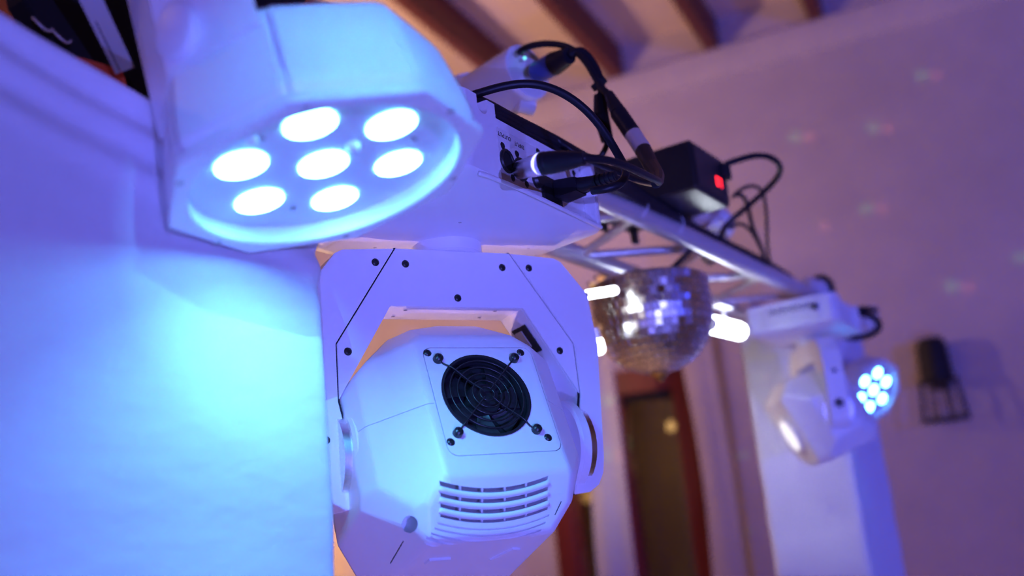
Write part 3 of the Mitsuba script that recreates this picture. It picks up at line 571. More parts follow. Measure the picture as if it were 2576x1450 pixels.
# ------------------------------------------------------------------ par lights
def par(name, label, c, n, a, s=1.0, gain=1.0, bracket=True, weight=1.0, nled=7):
    K = thing(name, label, 'par light')
    n = np.asarray(n, float) / np.linalg.norm(n); a = np.asarray(a, float) - n * (np.asarray(a) @ n); a /= np.linalg.norm(a); b = np.cross(n, a)
    Mx = frame(c, a * s, b * s, n * s)
    pmx = lambda m: put(m, Mx)
    def octa(R, z, notch=0.0):
        q = []
        for k_ in range(8):
            th = k_ * math.pi / 4
            if notch:
                for da, dr in ((-0.045, 1.0), (-0.018, 1.0), (0, 1 - notch / R), (0.018, 1.0), (0.045, 1.0)):
                    rr = R * (1 - 0.25 * abs(da)) * dr; q.append((rr * math.cos(th + da), rr * math.sin(th + da), z))
                for f in (0.25, 0.5, 0.75):
                    al = th + f * math.pi / 4; rr = R * math.cos(math.pi / 8) / math.cos((f - 0.5) * math.pi / 4) * (1 + 0.012 * math.sin(f * math.pi)); q.append((rr * math.cos(al), rr * math.sin(al), z))
            else: q.append((R * math.cos(th), R * math.sin(th), z))
        return np.array(q)
    # housing loft
    prof = [(0.1065, 0.0065, 0.002), (0.1045, 0.004, 0.0025), (0.1085, -0.002, 0.003), (0.1085, -0.006, 0.003), (0.1075, -0.020, 0.0035), (0.1040, -0.040, 0.0035), (0.1005, -0.058, 0.0035), (0.0975, -0.065, 0.003), (0.091, -0.070, 0.003), (0.07, -0.075, 0.002), (0.03, -0.076, 0.0005)]
    rings = [octa(R, z, nt) for R, z, nt in prof]; m_ = len(rings[0]); Vv = np.vstack(rings + [np.array([[0, 0, -0.076]])]); Fs = []
    for i in range(len(rings) - 1):
        for j in range(m_): p_, q_ = i * m_ + j, i * m_ + (j + 1) % m_; Fs += [(p_, q_ + m_, q_), (p_, p_ + m_, q_ + m_)]
    for j in range(m_): Fs.append(((len(rings) - 1) * m_ + j, len(Vv) - 1, (len(rings) - 1) * m_ + (j + 1) % m_))
    part(K, 'housing', pmx(trimesh.Trimesh(Vv, Fs, process=False)), 'm_white', smooth=40)
    oc = Polygon([(0.1115 * math.cos(k_ * math.pi / 4), 0.1115 * math.sin(k_ * math.pi / 4)) for k_ in range(8)]).buffer(-0.006).buffer(0.006, 6)
    KZ = part(K, 'bezel', pmx(prism(oc.difference(Point(0, 0).buffer(0.0935, 24)), 0.0065, 0.0125, bevel=0.0015)), 'm_white', smooth=30)
    part(K, 'recess_wall', pmx(lathe([(0.0935, -0.002), (0.096, -0.002), (0.096, 0.0115), (0.0935, 0.0115)], seg=72)), 'm_white')
    KP = part(K, 'led_plate', pmx(lathe([(0, -0.003), (0.095, -0.003), (0.095, -0.001), (0, -0.001)], seg=64)), 'm_ledplate')
    lens = mikit.ply(lathe([(0, -0.0005), (0.0172, -0.0005), (0.0172, 0.0004), (0.015, 0.0014), (0.008, 0.0022), (0, 0.0025)], seg=28), 'm_lens', smooth=True)
    for k_ in range(-1, 6):
        th = math.radians(86.4 + 60 * k_); x, y = (0, 0) if k_ < 0 else (0.0585 * math.cos(th), 0.0585 * math.sin(th))
        part(KP, 'led_lens', shared(lens, Mx @ frame((x, y, 0), [1, 0, 0], [0, 1, 0], [0, 0, 1])), None, emit=LED * gain, weight=weight, label='glowing white lens' if k_ < 0 else None)
    sw = mikit.ply(screw_mesh(0.0034, 0.0012), 'm_alu_dull', smooth=30)
    for dg in (146, 206, 266, 326, 26, 86): part(KZ, 'bezel_screw', shared(sw, Mx @ frame((0.1015 * math.cos(math.radians(dg)), 0.1015 * math.sin(math.radians(dg)), 0.0122), [1, 0, 0], [0, 1, 0], [0, 0, 1])), None)
    for dg in (117, -3, -123): part(KP, 'plate_screw', shared(sw, Mx @ frame((0.064 * math.cos(math.radians(dg)), 0.064 * math.sin(math.radians(dg)), -0.001), [1, 0, 0], [0, 1, 0], [0, 0, 1])), None)
    part(KP, 'sensor_dome', pmx(put(lathe([(0, 0), (0.005, 0), (0.005, 0.003), (0.0035, 0.006), (0, 0.0072)]), frame((0.0235, 0.0165, -0.001), [1, 0, 0], [0, 1, 0], [0, 0, 1]))), 'm_lens', smooth=True)
    part(KP, 'sensor_dome', pmx(put(lathe([(0, 0), (0.005, 0), (0.005, 0.003), (0.0035, 0.006), (0, 0.0072)]), frame((-0.034, 0.0645, -0.001), [1, 0, 0], [0, 1, 0], [0, 0, 1]))), 'm_lens', smooth=True)
    return K, Mx, pmx
cP = np.array([-0.11971887, 0.66309946, 1.91781459]); nP = np.array([0.20839693, -0.06155813, -0.97610518]); aP = np.array([0.97804433, 0.01311651, 0.20798374])
P1, MP1, pm1 = par('par_light', 'large octagonal white par light at top left with seven glowing blue white lenses', cP, nP, aP, 1.0, gain=17.0)
for k_ in (0, 2, 4):                                                     # the lenses' beam, narrower than their glow
    th = math.radians(86.4 + 60 * k_); q = (MP1 @ [0.03 * math.cos(th), 0.03 * math.sin(th), 0.004, 1])[:3]
    spot(f'par_beam_{k_}', q, q + nP + tt * 0.16, LED * 0.09, 72, 30, sampling_weight=3)
# bracket: a bent sheet over the two near left facets rising to a bar, and its pivot knob
ang = [math.radians(d) for d in (93, 135, 177)]
def sec(R): return [(R * math.cos(x) / (1 if i == 1 else math.cos(math.radians(2))), R * math.sin(x)) for i, x in enumerate(ang)]
part(P1, 'bracket_arm', pm1(cat([prism(sec(0.1030) + sec(0.1000)[::-1], -0.14, -0.052, bevel=0.0008), prism(sec(0.1030) + sec(0.0990)[::-1], -0.206, -0.139)])), 'm_white', label='white sheet bracket rising behind the lamp')
kd = math.radians(126); kv = np.array([math.cos(kd), math.sin(kd), 0])
part(P1, 'bracket_knob', pm1(put(lathe([(0, -0.006), (0.013, -0.006), (0.014, 0.000), (0.018, 0.001), (0.019, 0.004), (0.018, 0.007), (0.013, 0.009), (0, 0.0095)], seg=24), zto(kv * 0.0965 + np.array([0, 0, -0.078]), kv))), 'm_white')
part(P1, 'bracket_bar', pm1(rbox(-0.116, 0.03, -0.026, 0.026, -0.209, -0.205, 0.0015)), 'm_white')
part(P1, 'bracket_clamp', pm1(cat([rbox(-0.02, 0.02, -0.025, 0.025, -0.25, -0.209, 0.004)])), 'm_black')

c2 = at(2198, 982, 2.10)
toC = (C - c2) / np.linalg.norm(C - c2)
n2 = toC * 0.72 + (RC @ [1.0, 0, 0]) * 0.62 + (RC @ [0, 1.0, 0]) * 0.25
P2, MP2, pm2 = par('par_light', 'small distant par light on the far tower glowing blue white beside the sconce', c2, n2, np.cross(camup, n2), 0.62, gain=12.0, weight=0.12)
part(P2, 'bracket_arm', cyl(MP2[:3, 3] - n2 / np.linalg.norm(n2) * 0.035, tp(TW2 + 0.03, PF + 0.03, 0.20), 0.012), 'm_white')

# ------------------------------------------------------------------ black board and pole above the near tower
PB_ = 0.66
bq = [(58, 0), (30, -140), (830, -140), (770, 4), (690, 40), (560, 260), (380, 300), (322, 200), (298, 178), (205, 152), (110, 80)]
o_ = tp(0, PB_, 0); BMf = frame(o_, tt, UP, -nn)
loc2 = [((np.linalg.inv(BMf) @ np.r_[onplane(*q, nn, o_), 1])[:2]) for q in bq]
bd = put(prism([tuple(q) for q in loc2], -0.02, 0, bevel=0.002), BMf)
if np.linalg.det(BMf[:3, :3]) < 0: bd.invert()
bk = thing('black_board', 'matt black board standing behind the top hem of the near fabric cover', 'board')
part(bk, 'panel', bd, 'm_black_matte', smooth=False)
for q in ((82, 45), (130, 75)):
    p0 = onplane(*q, nn, tp(0, PB_ - 0.004, 0))
    part(bk, 'hook', tube([p0, p0 - UP * 0.006 - nn * 0.006, p0 + tt * 0.006 - nn * 0.007 - UP * 0.010, p0 + tt * 0.013 - nn * 0.005 - UP * 0.006], 0.0011, 16, 6), 'm_alu', smooth=True)
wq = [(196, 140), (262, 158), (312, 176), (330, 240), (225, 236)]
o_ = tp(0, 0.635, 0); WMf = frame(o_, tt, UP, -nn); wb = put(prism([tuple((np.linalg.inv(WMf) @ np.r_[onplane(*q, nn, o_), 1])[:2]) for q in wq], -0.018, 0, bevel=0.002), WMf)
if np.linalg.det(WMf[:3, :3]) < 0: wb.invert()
scene['m_warm_lit_wood'] = princ(proc(lambda p, n, uv: mi.Color3f(0.62, 0.075, 0.02) * (0.75 + 0.5 * fbm(p.x * 20, p.y * 20, p.z * 140, 3))), 0.5)  # warm light on the beam is painted into this orange wood colour
whole('warm_lit_beam', 'piece of wooden beam over the hem of the near fabric cover, warm light painted into its orange red', 'wood beam', wb, 'm_warm_lit_wood', smooth=False)
q0, q1 = at(318, 198, 0.80), at(170, -110, 0.71)
ax = (q1 - q0) / np.linalg.norm(q1 - q0)
pk = thing('metal_pole', 'slanted square aluminium pole with a slotted end in front of the black board', 'pole')
pole = m3.Manifold.cube((0.015, 0.011, 0.16)).translate((-0.0075, -0.0055, 0)) - m3.Manifold.cube((0.0008, 0.03, 0.05)).translate((-0.004, -0.015, -0.001)) - m3.Manifold.cube((0.011, 0.007, 0.1)).translate((-0.0055, -0.0035, -0.01))
part(pk, 'tube', put(man(pole), zto(at(310, 168, 0.79), ax, RC @ [1.0, -0.3, 0.5])), 'm_alu', smooth=False)

# ------------------------------------------------------------------ mirror dome between the chords
RB = 0.090
bc = onplane(1640, 792, nn, tp(0, PA + 0.075, 0)); zt = 0.047
mb = thing('mirror_ball', 'mirror ball dome with small square tiles hanging under the truss', 'mirror ball')
def ballprof(f):   # f from 0 (rim) to 1 (bottom): position and normal in (r, z)
    Lc = zt; Ls = RB * math.pi / 2; s = f * (Lc + Ls)
    if s < Lc: return RB, zt - s, 1.0, 0.0
    th = (s - Lc) / RB; return RB * math.cos(th), -RB * math.sin(th), math.cos(th), -math.sin(th)
core = [(0, -RB * 0.985)] + [(RB * 0.985 * math.sin(x), -RB * 0.985 * math.cos(x)) for x in np.linspace(0.1, math.pi / 2, 14)] + [(RB * 0.985, zt), (RB * 0.93, zt + 0.004), (0, zt + 0.004)]
part(mb, 'shell', lathe(core, frame(bc, [1, 0, 0], [0, 1, 0], UP), 48), 'm_alu_dull')
tile = 0.0112; rows = int((zt + RB * math.pi / 2) / tile)
TILE = mikit.ply(rbox(-0.0053, 0.0053, -0.0053, 0.0053, -0.0012, 0.0006, 0.0003, 4), 'm_mirror', smooth=False)
cands = []
for i in range(rows):
    r_, z_, nr, nz_ = ballprof((i + 0.5) / rows); cnt = int(2 * math.pi * r_ / tile)
    for j in range(cnt):
        ph = (j + 0.5 * (i % 2)) * 2 * math.pi / cnt; rad = np.array([math.cos(ph), math.sin(ph), 0])
        p = bc + rad * r_ + UP * z_; nrm = rad * nr + UP * nz_
        nrm = nrm + rng.normal(0, 0.055, 3); nrm /= np.linalg.norm(nrm)
        cands.append((float(nrm @ ((C - p) / np.linalg.norm(C - p))), p, nrm))
cands.sort(key=lambda x: -x[0]); rest = []
tm_ = rbox(-0.0053, 0.0053, -0.0053, 0.0053, -0.0012, 0.0006, 0.0003, 4)
for i, (f, p, nrm) in enumerate(cands):
    xx = np.cross(UP, nrm); xx = xx / (np.linalg.norm(xx) + 1e-9); m = frame(p, xx, np.cross(nrm, xx), nrm)
    if i < 300: part(mb, 'mirror_tile', shared(TILE, m), None)
    else: rest.append(put(tm_, m))
kk = part(mb, 'far_tiles', cat(rest), 'm_mirror', smooth=False); labels[kk] = {'kind': 'stuff', 'label': 'mirror tiles on the side away from the camera'}
part(mb, 'finial', lathe([(0, -RB - 0.014), (0.004, -RB - 0.012), (0.008, -RB - 0.006), (0.014, -RB - 0.001), (0.015, -RB + 0.004), (0, -RB + 0.004)], frame(bc, [1, 0, 0], [0, 1, 0], UP), 12), 'm_gold', smooth=False, label='small brass finial')
tb = tt @ (bc - C)
part(mb, 'hanger_rod', cyl(onplane(1662, 706, nn, tp(0, PA + 0.03, 0)), tp(tb + 0.02, PA + 0.005, CH - 0.012), 0.0042), 'm_black')

# ------------------------------------------------------------------ glowing LED tubes beside the ball
def capsule(px0, py0, px1, py1, perp, r, lab, hold=True):
    a_, b_ = onplane(px0, py0, nn, tp(0, perp, 0)), onplane(px1, py1, nn, tp(0, perp, 0))
    k = thing('led_tube', lab, 'led tube'); d = (b_ - a_) / np.linalg.norm(b_ - a_)
    part(k, 'diffuser', man(m3.Manifold.batch_hull([m3.Manifold.sphere(r, 20).translate(tuple(p)) for p in (a_, b_)])), 'm_white', smooth=True, emit=np.array([0.9, 1.0, 1.1]) * 16, weight=0.5)
    part(k, 'end_cap', cyl(a_ - d * (r + 0.012), a_ - d * (r - 0.004), r * 0.8), 'm_alu')
    if hold: part(k, 'holder', cat([cyl((a_ + b_) / 2 + UP * r * 0.8, (a_ + b_) / 2 + UP * (r + 0.022), 0.004), put(rbox(-0.03, 0.03, -0.01, 0.01, r + 0.02, r + 0.03, 0.002), frame((a_ + b_) / 2, d, np.cross(UP, d) / np.linalg.norm(np.cross(UP, d)), np.cross(d, np.cross(UP, d) / np.linalg.norm(np.cross(UP, d)))))]), 'm_alu')
capsule(1795, 818, 1858, 834, PA + 0.06, 0.0155, 'short glowing white LED tube right of the mirror ball')
capsule(1478, 742, 1545, 731, PA + 0.07, 0.0060, 'glowing white LED tube left of the mirror ball, behind the big moving head', False)
capsule(1503, 862, 1507, 878, PA + 0.10, 0.0085, 'small glowing white LED stub behind the moving head arm', False)
for px, py, rr, c_, lab in ((1556, 701, 0.017, (1.0, .80, .36), 'pale yellow glowing bulb under the truss left of the mirror ball, the largest of three'), (1513, 705, 0.007, (1.0, .42, .12), 'small orange bulb next to the big moving head arm, the right one of two'), (1494, 720, 0.006, (1.0, .55, .15), 'small orange bulb next to the big moving head arm, the left one of two')):
    p = at(px, py, 1.95); k = thing('warm_bulb_lamp', lab, 'bulb')
    part(k, 'bulb', lathe([(0, -1.7 * rr), (rr * .55, -1.4 * rr), (rr, -.4 * rr), (rr * .8, .5 * rr), (rr * .45, rr), (0, rr)], zto(p, RC @ [-0.9, -0.35, 0.2]), 20), 'm_white', smooth=True, emit=np.array(c_) * 1.1, weight=0.05)
    part(k, 'socket', cyl(p + (RC @ [-0.9, -0.35, 0.2]) * rr * .8, p + (RC @ [-0.9, -0.35, 0.2]) * rr * 2.2, rr * .5), 'm_black')

# ------------------------------------------------------------------ black laser box on the truss
lk = thing('laser_box', 'black box with red digits standing on brackets on top of the truss', 'laser projector')
pbx = 0.49
q = onplane(1752, 472, nn, tp(0, pbx, 0)); tb0, zb0 = tt @ (q - C), q[2] - C[2]
zb1 = onplane(1746, 357, nn, tp(0, pbx, 0))[2] - C[2]
tb1 = tt @ (onplane(1826, 440, nn, tp(0, pbx, 0)) - C)
LB = frame(tp(tb0, pbx, zb0), tt, nn, UP); bh, bw, bl = zb1 - zb0, tb1 - tb0, 0.165
def lm(m): r = put(m, LB); (r.invert() if np.linalg.det(LB[:3, :3]) < 0 else None); return r
part(lk, 'case', lm(rbox(0, bw, 0, bl, 0, bh, 0.004)), 'm_black', smooth=30)
part(lk, 'side_plate', lm(rbox(0.006, bw - 0.006, -0.002, 0.001, 0.006, bh - 0.006, 0.001)), 'm_black')
def seg7(ch): return {'0': 'abcdef', '1': 'bc', '7': 'abc', '4': 'bcfg', 'A': 'abcefg'}[ch]
def segs(ch, x, z, w, h):
    out = {'a': (x, z + h, x + w, z + h), 'g': (x, z + h / 2, x + w, z + h / 2), 'd': (x, z, x + w, z), 'f': (x, z + h / 2, x, z + h), 'b': (x + w, z + h / 2, x + w, z + h), 'e': (x, z, x, z + h / 2), 'c': (x + w, z, x + w, z + h / 2)}
    return [rbox(min(s[0], s[2]) - .0009, max(s[0], s[2]) + .0009, -0.0032, -0.0022, min(s[1], s[3]) - .0009, max(s[1], s[3]) + .0009, 0.0004) for s in (out[c_] for c_ in seg7(ch))]
dx, dzz = bw * 0.60, bh * 0.30
part(lk, 'display_window', lm(rbox(dx - 0.006, dx + 0.024, -0.0026, -0.001, dzz - 0.005, dzz + 0.018, 0.0006)), 'm_black')
part(lk, 'digits', lm(cat(segs('0', dx, dzz, 0.0065, 0.0125) + segs('7', dx + 0.0110, dzz, 0.0065, 0.0125))), 'm_black', emit=(5.0, 0.08, 0.12), weight=0.05, label='glowing red digits')
part(lk, 'power_socket', lm(rbox(bw * 0.80, bw * 0.98, -0.010, 0.0, bh * 0.55, bh * 0.85, 0.002)), 'm_black_matte')
for x, y in ((0.012, PA - pbx), (bw - 0.012, PA - pbx), (0.012, bl - 0.012), (bw - 0.012, bl - 0.012)):
    part(lk, 'leg', lm(rbox(x - 0.008, x + 0.008, y - 0.004, y + 0.004, CH + RCH - zb0 - 0.002, 0.001, 0.0015)) if CH < zb0 and y < 0.1 else lm(rbox(x - 0.008, x + 0.008, y - 0.004, y + 0.004, -0.02, 0.001, 0.0015)), 'm_black')
wh = thing('projector_lamp', 'pale grey fixture body under the black box behind the truss', 'par light')
pw = at(1765, 545, 1.82)
part(wh, 'housing', lathe([(0, -0.05), (0.036, -0.05), (0.041, -0.04), (0.041, 0.01), (0.03, 0.04), (0.016, 0.052), (0, 0.052)], zto(pw, UP + nn * 0.6 + tt * .2)), 'm_white')
part(wh, 'back_plate', lathe([(0, 0.052), (0.018, 0.052), (0.018, 0.057), (0, 0.057)], zto(pw, UP + nn * 0.6 + tt * .2)), 'm_black')
part(wh, 'bracket', tube([pw + tt * 0.045, pw + tt * 0.05 - UP * 0.05, pw - UP * 0.085, pw - tt * 0.05 - UP * 0.05, pw - tt * 0.045], 0.004, 24), 'm_black', smooth=True)

# ------------------------------------------------------------------ white pinspot above the moving head
pb, pf = at(1327, 180, 1.30), at(1212, 256, 1.36)
d_ = (pb - pf) / np.linalg.norm(pb - pf)
ps = thing('pinspot', 'white cylindrical spotlight above the big moving head with a blue power plug', 'spotlight')
L_ = np.linalg.norm(pb - pf); MPs = zto(pf, d_)
part(ps, 'housing', lathe([(0, -0.03), (0.034, -0.03), (0.041, -0.02), (0.041, -0.008), (0.038, 0.0), (0.040, 0.01), (0.0375, L_ - 0.004), (0.0365, L_), (0.0335, L_), (0.0335, L_ - 0.003), (0, L_ - 0.003)], MPs, 48), 'm_white')
part(ps, 'back_plate', lathe([(0, L_ - 0.004), (0.0336, L_ - 0.004), (0.0336, L_ - 0.0018), (0, L_ - 0.0018)], MPs, 40), 'm_white_panel')
part(ps, 'bracket', cyl(at(1300, 262, 1.30), at(1340, 272, 1.31), 0.010), 'm_white')
part(ps, 'green_led', cyl(at(1320, 146, 1.289), at(1320, 146, 1.284), 0.0022), 'm_white', emit=(0.1, 1.2, 0.6), weight=0.02, label='tiny green light')
bp0, bp1, bp2 = at(1352, 182, 1.285), at(1395, 160, 1.255), at(1432, 140, 1.23)
part(ps, 'power_plug', cyl(bp0, bp1, 0.0135, 0.0145), 'm_blue_plug', label='blue plug body')
part(ps, 'plug_sleeve', cyl(bp1, bp2, 0.0145, 0.010), 'm_rubber')
part(ps, 'bracket_plate', cyl(at(1172, 190, 1.40), at(1180, 235, 1.40), 0.018), 'm_white')

# ------------------------------------------------------------------ cables
def cable(name, lab, pts, r, grp=None, n=70, mat='m_rubber'):
    k = thing(name, lab, 'cable', grp)
    part(k, 'wire', tube([at(*p) for p in pts], r, n, 10), mat, smooth=True)
    return k
ck = cable('power_cable', 'thick black cable arching over the base from the power plug behind the large lamp', [(1040, 300, 1.02), (1120, 262, 1.00), (1200, 236, 0.985), (1330, 211, 0.985), (1440, 250, 0.985), (1515, 325, 0.985), (1558, 395, 0.98), (1574, 430, 0.97), (1560, 462, 0.955), (1530, 474, 0.95), (1490, 480, 0.955)], 0.0040)
# moulded power plug: in front of the inlet
BX, BY = B1[:3, 0], B1[:3, 1]
def pnl(px, py, z_):   # point on the connector panel plane pushed out by z_
    return onplane(px, py, BY, (B1 @ [0, 0.126 - 0.0158, 0, 1])[:3] + BY * z_)
iq = (pnl(1413, 482, 0.009) )
MI = frame(iq, BX, UP, BY); mi_ = np.linalg.det(MI[:3, :3])
def plugm(m): r = put(m, MI); (r.invert() if mi_ < 0 else None); return r
s_ = m3.Manifold.cube
pb_ = m3.Manifold.batch_hull([s_((0.026, 0.018, 0.004)).translate((-0.013, -0.009, -0.002)), s_((0.022, 0.015, 0.004)).translate((-0.011, -0.0075, 0.018))]) + m3.Manifold.batch_hull([s_((0.018, 0.013, 0.002)).translate((-0.009, -0.0065, 0.020)), m3.Manifold.cylinder(0.004, 0.0065, 0.0065, 16).translate((0, 0, 0.034))])
part(ck, 'plug', plugm(man(pb_)), 'm_rubber', label='moulded black mains plug')
for i in range(5): part(ck, 'strain_ring', plugm(put(lathe([(0, -0.0015), (0.0068 - 0.0004 * i, -0.0015), (0.0068 - 0.0004 * i, 0.0015), (0, 0.0015)]), frame((0, 0, 0.039 + 0.005 * i), [1, 0, 0], [0, 1, 0], [0, 0, 1]))), 'm_rubber')
part(ck, 'strain_core', plugm(man(m3.Manifold.cylinder(0.028, 0.0048, 0.0042, 14).translate((0, 0, 0.034)))), 'm_rubber')
# signal cable with a metal plug in the input socket
sk = thing('signal_cable', 'black signal cable with a ribbed metal plug in the input socket', 'cable')
x0 = pnl(1308, 428, 0.002); x1 = at(1364, 412, 0.865); dxx = (x1 - x0) / np.linalg.norm(x1 - x0)
Lx = np.linalg.norm(x1 - x0); MX = zto(x0, dxx)
part(sk, 'metal_shell', lathe([(0, 0), (0.0092, 0), (0.0092, Lx * 0.60), (0.0098, Lx * 0.62), (0.0098, Lx * 0.68), (0.0093, Lx * 0.70), (0.0093, Lx * 0.73), (0.0098, Lx * 0.75), (0.0098, Lx * 0.80), (0.0093, Lx * 0.82), (0.0093, Lx * 0.85), (0.0098, Lx * 0.87), (0.0098, Lx), (0, Lx)], MX), 'm_chrome', label='ribbed chrome plug shell')
x2 = at(1470, 399, 0.85)
part(sk, 'boot', lathe([(0, 0), (0.0099, 0), (0.0101, 0.003), (0.0095, 0.0045), (0.0099, 0.006), (0.0094, 0.014), (0.0075, 0.028), (0.0055, np.linalg.norm(x2 - x1)), (0, np.linalg.norm(x2 - x1))], zto(x1, x2 - x1)), 'm_rubber')
part(sk, 'wire', tube([x2 - (x2 - x1) * 0.1] + [at(*p) for p in ((1520, 402, 0.865), (1590, 424, 0.90), (1640, 448, 0.95), (1655, 455, 0.98), (1648, 462, 1.02), (1600, 452, 1.05), (1545, 428, 1.08), (1480, 402, 1.12), (1400, 352, 1.12))], 0.0036, 80, 10), 'm_rubber', smooth=True)
# in-line joint with a chrome ring, hanging from the pinspot
jk = thing('joined_cable', 'black cable with a chrome ringed in-line connector hanging from the white spotlight', 'cable')
part(jk, 'wire', tube([at(*p) for p in ((1306, 132, 1.285), (1335, 116, 1.27), (1395, 111, 1.25), (1445, 128, 1.23), (1480, 165, 1.21), (1500, 200, 1.20), (1535, 240, 1.18))], 0.0042, 60, 10), 'm_rubber', smooth=True)
j = [at(1532, 236, 1.18), at(1556, 285, 1.16), at(1592, 338, 1.14), at(1618, 378, 1.12), at(1640, 420, 1.08)]
part(jk, 'cable_boot', cat([cyl(j[0], j[1], 0.0052, 0.0095), cyl(j[1], j[2], 0.0098, 0.0098)]), 'm_rubber')
part(jk, 'chrome_ring', cyl(j[2], j[3], 0.0096, 0.0096), 'm_alu', label='chrome plug shell')
part(jk, 'tail_boot', cat([cyl(j[3], j[4], 0.0092, 0.0080), tube([j[4], at(1655, 445, 1.04), at(1650, 462, 1.0)], [0.0085, 0.005], 14)]), 'm_rubber')
k2 = thing('patch_cable', 'black cable with a taped in-line joint hanging beside the chrome ringed connector', 'cable')
part(k2, 'wire', tube([at(*p) for p in ((1432, 140, 1.23), (1465, 130, 1.225), (1492, 160, 1.22), (1512, 210, 1.21), (1510, 245, 1.21))], 0.0045, 50, 10), 'm_rubber', smooth=True)
part(k2, 'joint', cat([cyl(at(1510, 240, 1.21), at(1512, 290, 1.205), 0.0078, 0.0092), cyl(at(1512, 290, 1.205), at(1528, 355, 1.20), 0.0092, 0.0075)]), 'm_rubber')
part(k2, 'tail', tube([at(1528, 352, 1.20), at(1520, 380, 1.20), at(1508, 400, 1.20), at(1500, 420, 1.2)], 0.0036, 24), 'm_rubber', smooth=True)
part(k2, 'tape_band', cyl(at(1502, 205, 1.205), at(1512, 218, 1.205), 0.0098), 'm_black_matte')
# bundle on the base and along the truss
g = 'black cables bundled on top of the moving head base'
for i, (o1, o2) in enumerate(((0, 0), (12, 16), (-10, -9), (23, 32), (5, 43))):
    pts = [(1100, 236 + o1, 0.99), (1195, 258 + o1, 0.99), (1275, 298 + o1, 1.03), (1370, 345 + o2, 1.10), (1455, 392 + o2, 1.17), (1560, 452 + o2 * .7, 1.32), (1700, 545 + o2 * .4, 1.50), (1860, 628 + o2 * .3, 1.72), (1990, 700 + o2 * .2, 1.95)]
    cable('bundled_cable', 'black cable of the bundle lying on the moving head base and along the truss', pts, 0.0046 if i < 3 else 0.004, g, 90)
cable('box_cable', 'thin black cable looping out of the black box to the truss', [(1828, 412, 1.52), (1865, 400, 1.53), (1920, 392, 1.55), (1955, 408, 1.57), (1962, 432, 1.59), (1935, 470, 1.62), (1880, 520, 1.65), (1835, 560, 1.66), (1815, 592, 1.64)], 0.0046)
cable('thin_cable', 'thin dark cable arching behind the black box and down to the truss', [(1845, 495, 1.60), (1880, 470, 1.65), (1915, 480, 1.70), (1928, 540, 1.75), (1930, 610, 1.80), (1945, 690, 1.85)], 0.0030)
cable('thin_cable', 'thin dark cable hanging from the box with a small plug, left of the arching one', [(1850, 490, 1.60), (1878, 510, 1.64), (1890, 560, 1.68), (1905, 600, 1.72), (1925, 660, 1.78)], 0.0036)
cable('thin_cable', 'short dark cable bowing low over the truss beyond the box', [(1838, 575, 1.64), (1868, 565, 1.68), (1895, 590, 1.72), (1920, 640, 1.77), (1935, 690, 1.82)], 0.0030)
cable('loop_cable', 'dark cable loop sticking out right of the far moving head base', [(2110, 800, 2.02), (2150, 790, 2.03), (2195, 798, 2.05), (2212, 820, 2.06), (2190, 842, 2.05), (2140, 850, 2.03), (2115, 845, 2.02)], 0.0062)
cable('loop_cable', 'straight dark cable stub above the loop at the far moving head', [(2100, 790, 2.02), (2150, 778, 2.03), (2205, 782, 2.05)], 0.0050)
for (pa, pb2), lab in ((((1608, 492), (1590, 548)), 'white cable tie on the truss nearest the big moving head'), (((1700, 540), (1682, 592)), 'thin white cable tie further along the truss, below the black box')):
    q = onplane(0.5 * (pa[0] + pb2[0]), 0.5 * (pa[1] + pb2[1]), nn, tp(0, PA, 0)); tq = tt @ (q - C)
    k = thing('cable_tie', lab, 'cable tie')
    part(k, 'loop', tube([tp(tq + 0.012 * math.sin(a_), PA + 0.0172 * math.cos(a_), CH + 0.004 + (0.0172 + 0.009 * max(0, math.sin(a_))) * math.sin(a_)) for a_ in np.linspace(0, 2 * math.pi, 41)], 0.0013, smooth_pts=False, seg=8), 'm_tie', smooth=True)
    part(k, 'head', put(rbox(-0.003, 0.003, -0.003, 0.003, -0.0025, 0.0025, 0.0008), frame(tp(tq + 0.010, PA - 0.008, CH + 0.0265), tt, nn, UP)), 'm_tie')

# far truss end fixture (white cylinder and black coil above the far base)
fk = thing('end_lamp', 'small white lamp with a black rim at the far end of the truss', 'par light')
pe = at(2045, 735, 2.06)
part(fk, 'housing', lathe([(0, -0.03), (0.022, -0.03), (0.027, -0.02), (0.027, 0.02), (0.022, 0.03), (0, 0.03)], zto(pe, RC @ [0.75, 0.1, 0.5])), 'm_white')
part(fk, 'rim', tube([pe + (RC @ [0.75, 0.1, 0.5]) * 0.025 + 0.032 * (math.cos(a_) * np.array([0.3, -0.5, 0]) * 1.7 + math.sin(a_) * UP) for a_ in np.linspace(0, 2 * math.pi, 33)], 0.006, smooth_pts=False), 'm_black', smooth=True)

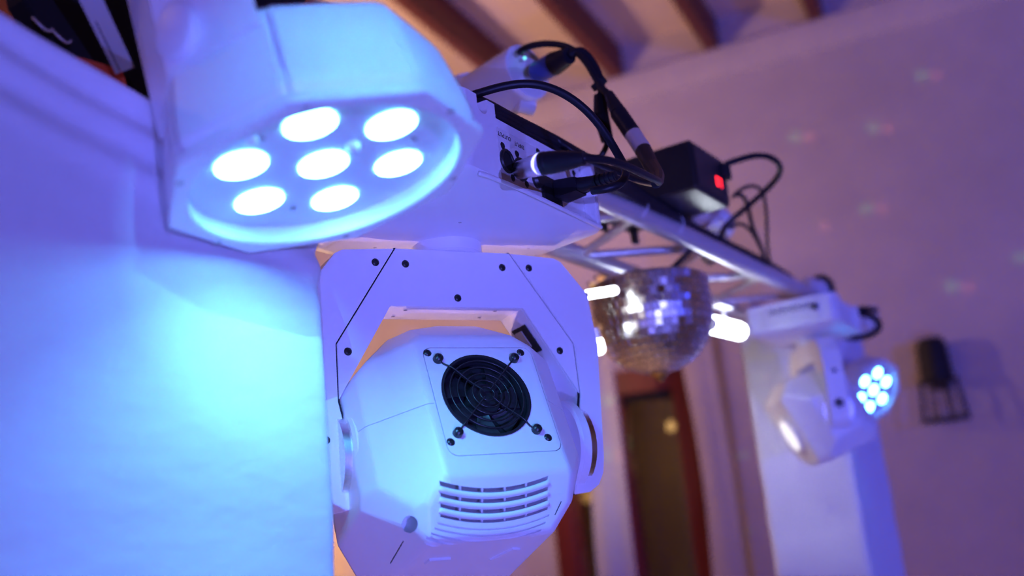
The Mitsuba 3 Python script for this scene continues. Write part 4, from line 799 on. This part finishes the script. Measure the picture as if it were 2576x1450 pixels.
# ------------------------------------------------------------------ star dots of the laser box on wall, drape, curtain and far tower
LO = tp(tb1 + 0.02, pbx + 0.06, zb0 + bh * 0.5)
aim = rp(0.75, DW, 2.2)
CUT = 50.0
lz = (aim - LO) / np.linalg.norm(aim - LO)
Tm = np.array(T().look_at(origin=LO.tolist(), target=aim.tolist(), up=[0, 0, 1]).matrix)[:3, :3]
dots = []
def addpt(p, s=1.0):
    l = Tm.T @ (np.asarray(p) - LO)
    if l[2] > 0: dots.append((0.5 + 0.5 * l[0] / (l[2] * math.tan(math.radians(CUT))), 0.5 + 0.5 * l[1] / (l[2] * math.tan(math.radians(CUT))), s))
for q in ((2000, 345), (2195, 322), (2318, 190), (2035, 570), (2180, 525), (2565, 650), (2368, 1412), (2395, 720), (2520, 1000), (2240, 1290)):
    addpt(onplane(*q, e1, C + e1 * DW))
for q in ((1908, 940), (1990, 1252), (1962, 1420), (2020, 1010), (2105, 980), (2025, 880)): addpt(onplane(*q, tt, tp(TW2, 0, 0)))
for q in ((1530, 1008), (1526, 1145), (1526, 1332)): addpt(onplane(*q, e1, C + e1 * (DW - 0.35)))
for q in ((1843, 1010), (1872, 1155), (1888, 1350)): addpt(onplane(*q, e1, C + e1 * (DW - 0.07)))
def gobo(p, n, uv):
    g_, r_ = mi.Float(0), mi.Float(0)
    for x, y, s in dots:
        g_ += dr.exp(-(dr.square(uv.x - x) + dr.square(uv.y - y)) / (2 * 0.0021 ** 2)) * s
        r_ += dr.exp(-(dr.square(uv.x - x + 0.009) + dr.square(uv.y - y + 0.002)) / (2 * 0.0021 ** 2)) * s
    return mi.Color3f(0.9 * r_ + 0.35 * g_, 1.0 * g_ + 0.25 * r_, 0.35 * g_ + 0.2 * r_)
scene['laser_dots'] = {'type': 'spot', 'to_world': T().look_at(origin=LO.tolist(), target=aim.tolist(), up=[0, 0, 1]), 'intensity': {'type': 'rgb', 'value': [6.5, 6.5, 6.5]}, 'cutoff_angle': CUT, 'beam_width': CUT - 1, 'texture': proc(gobo), 'sampling_weight': 0.7}
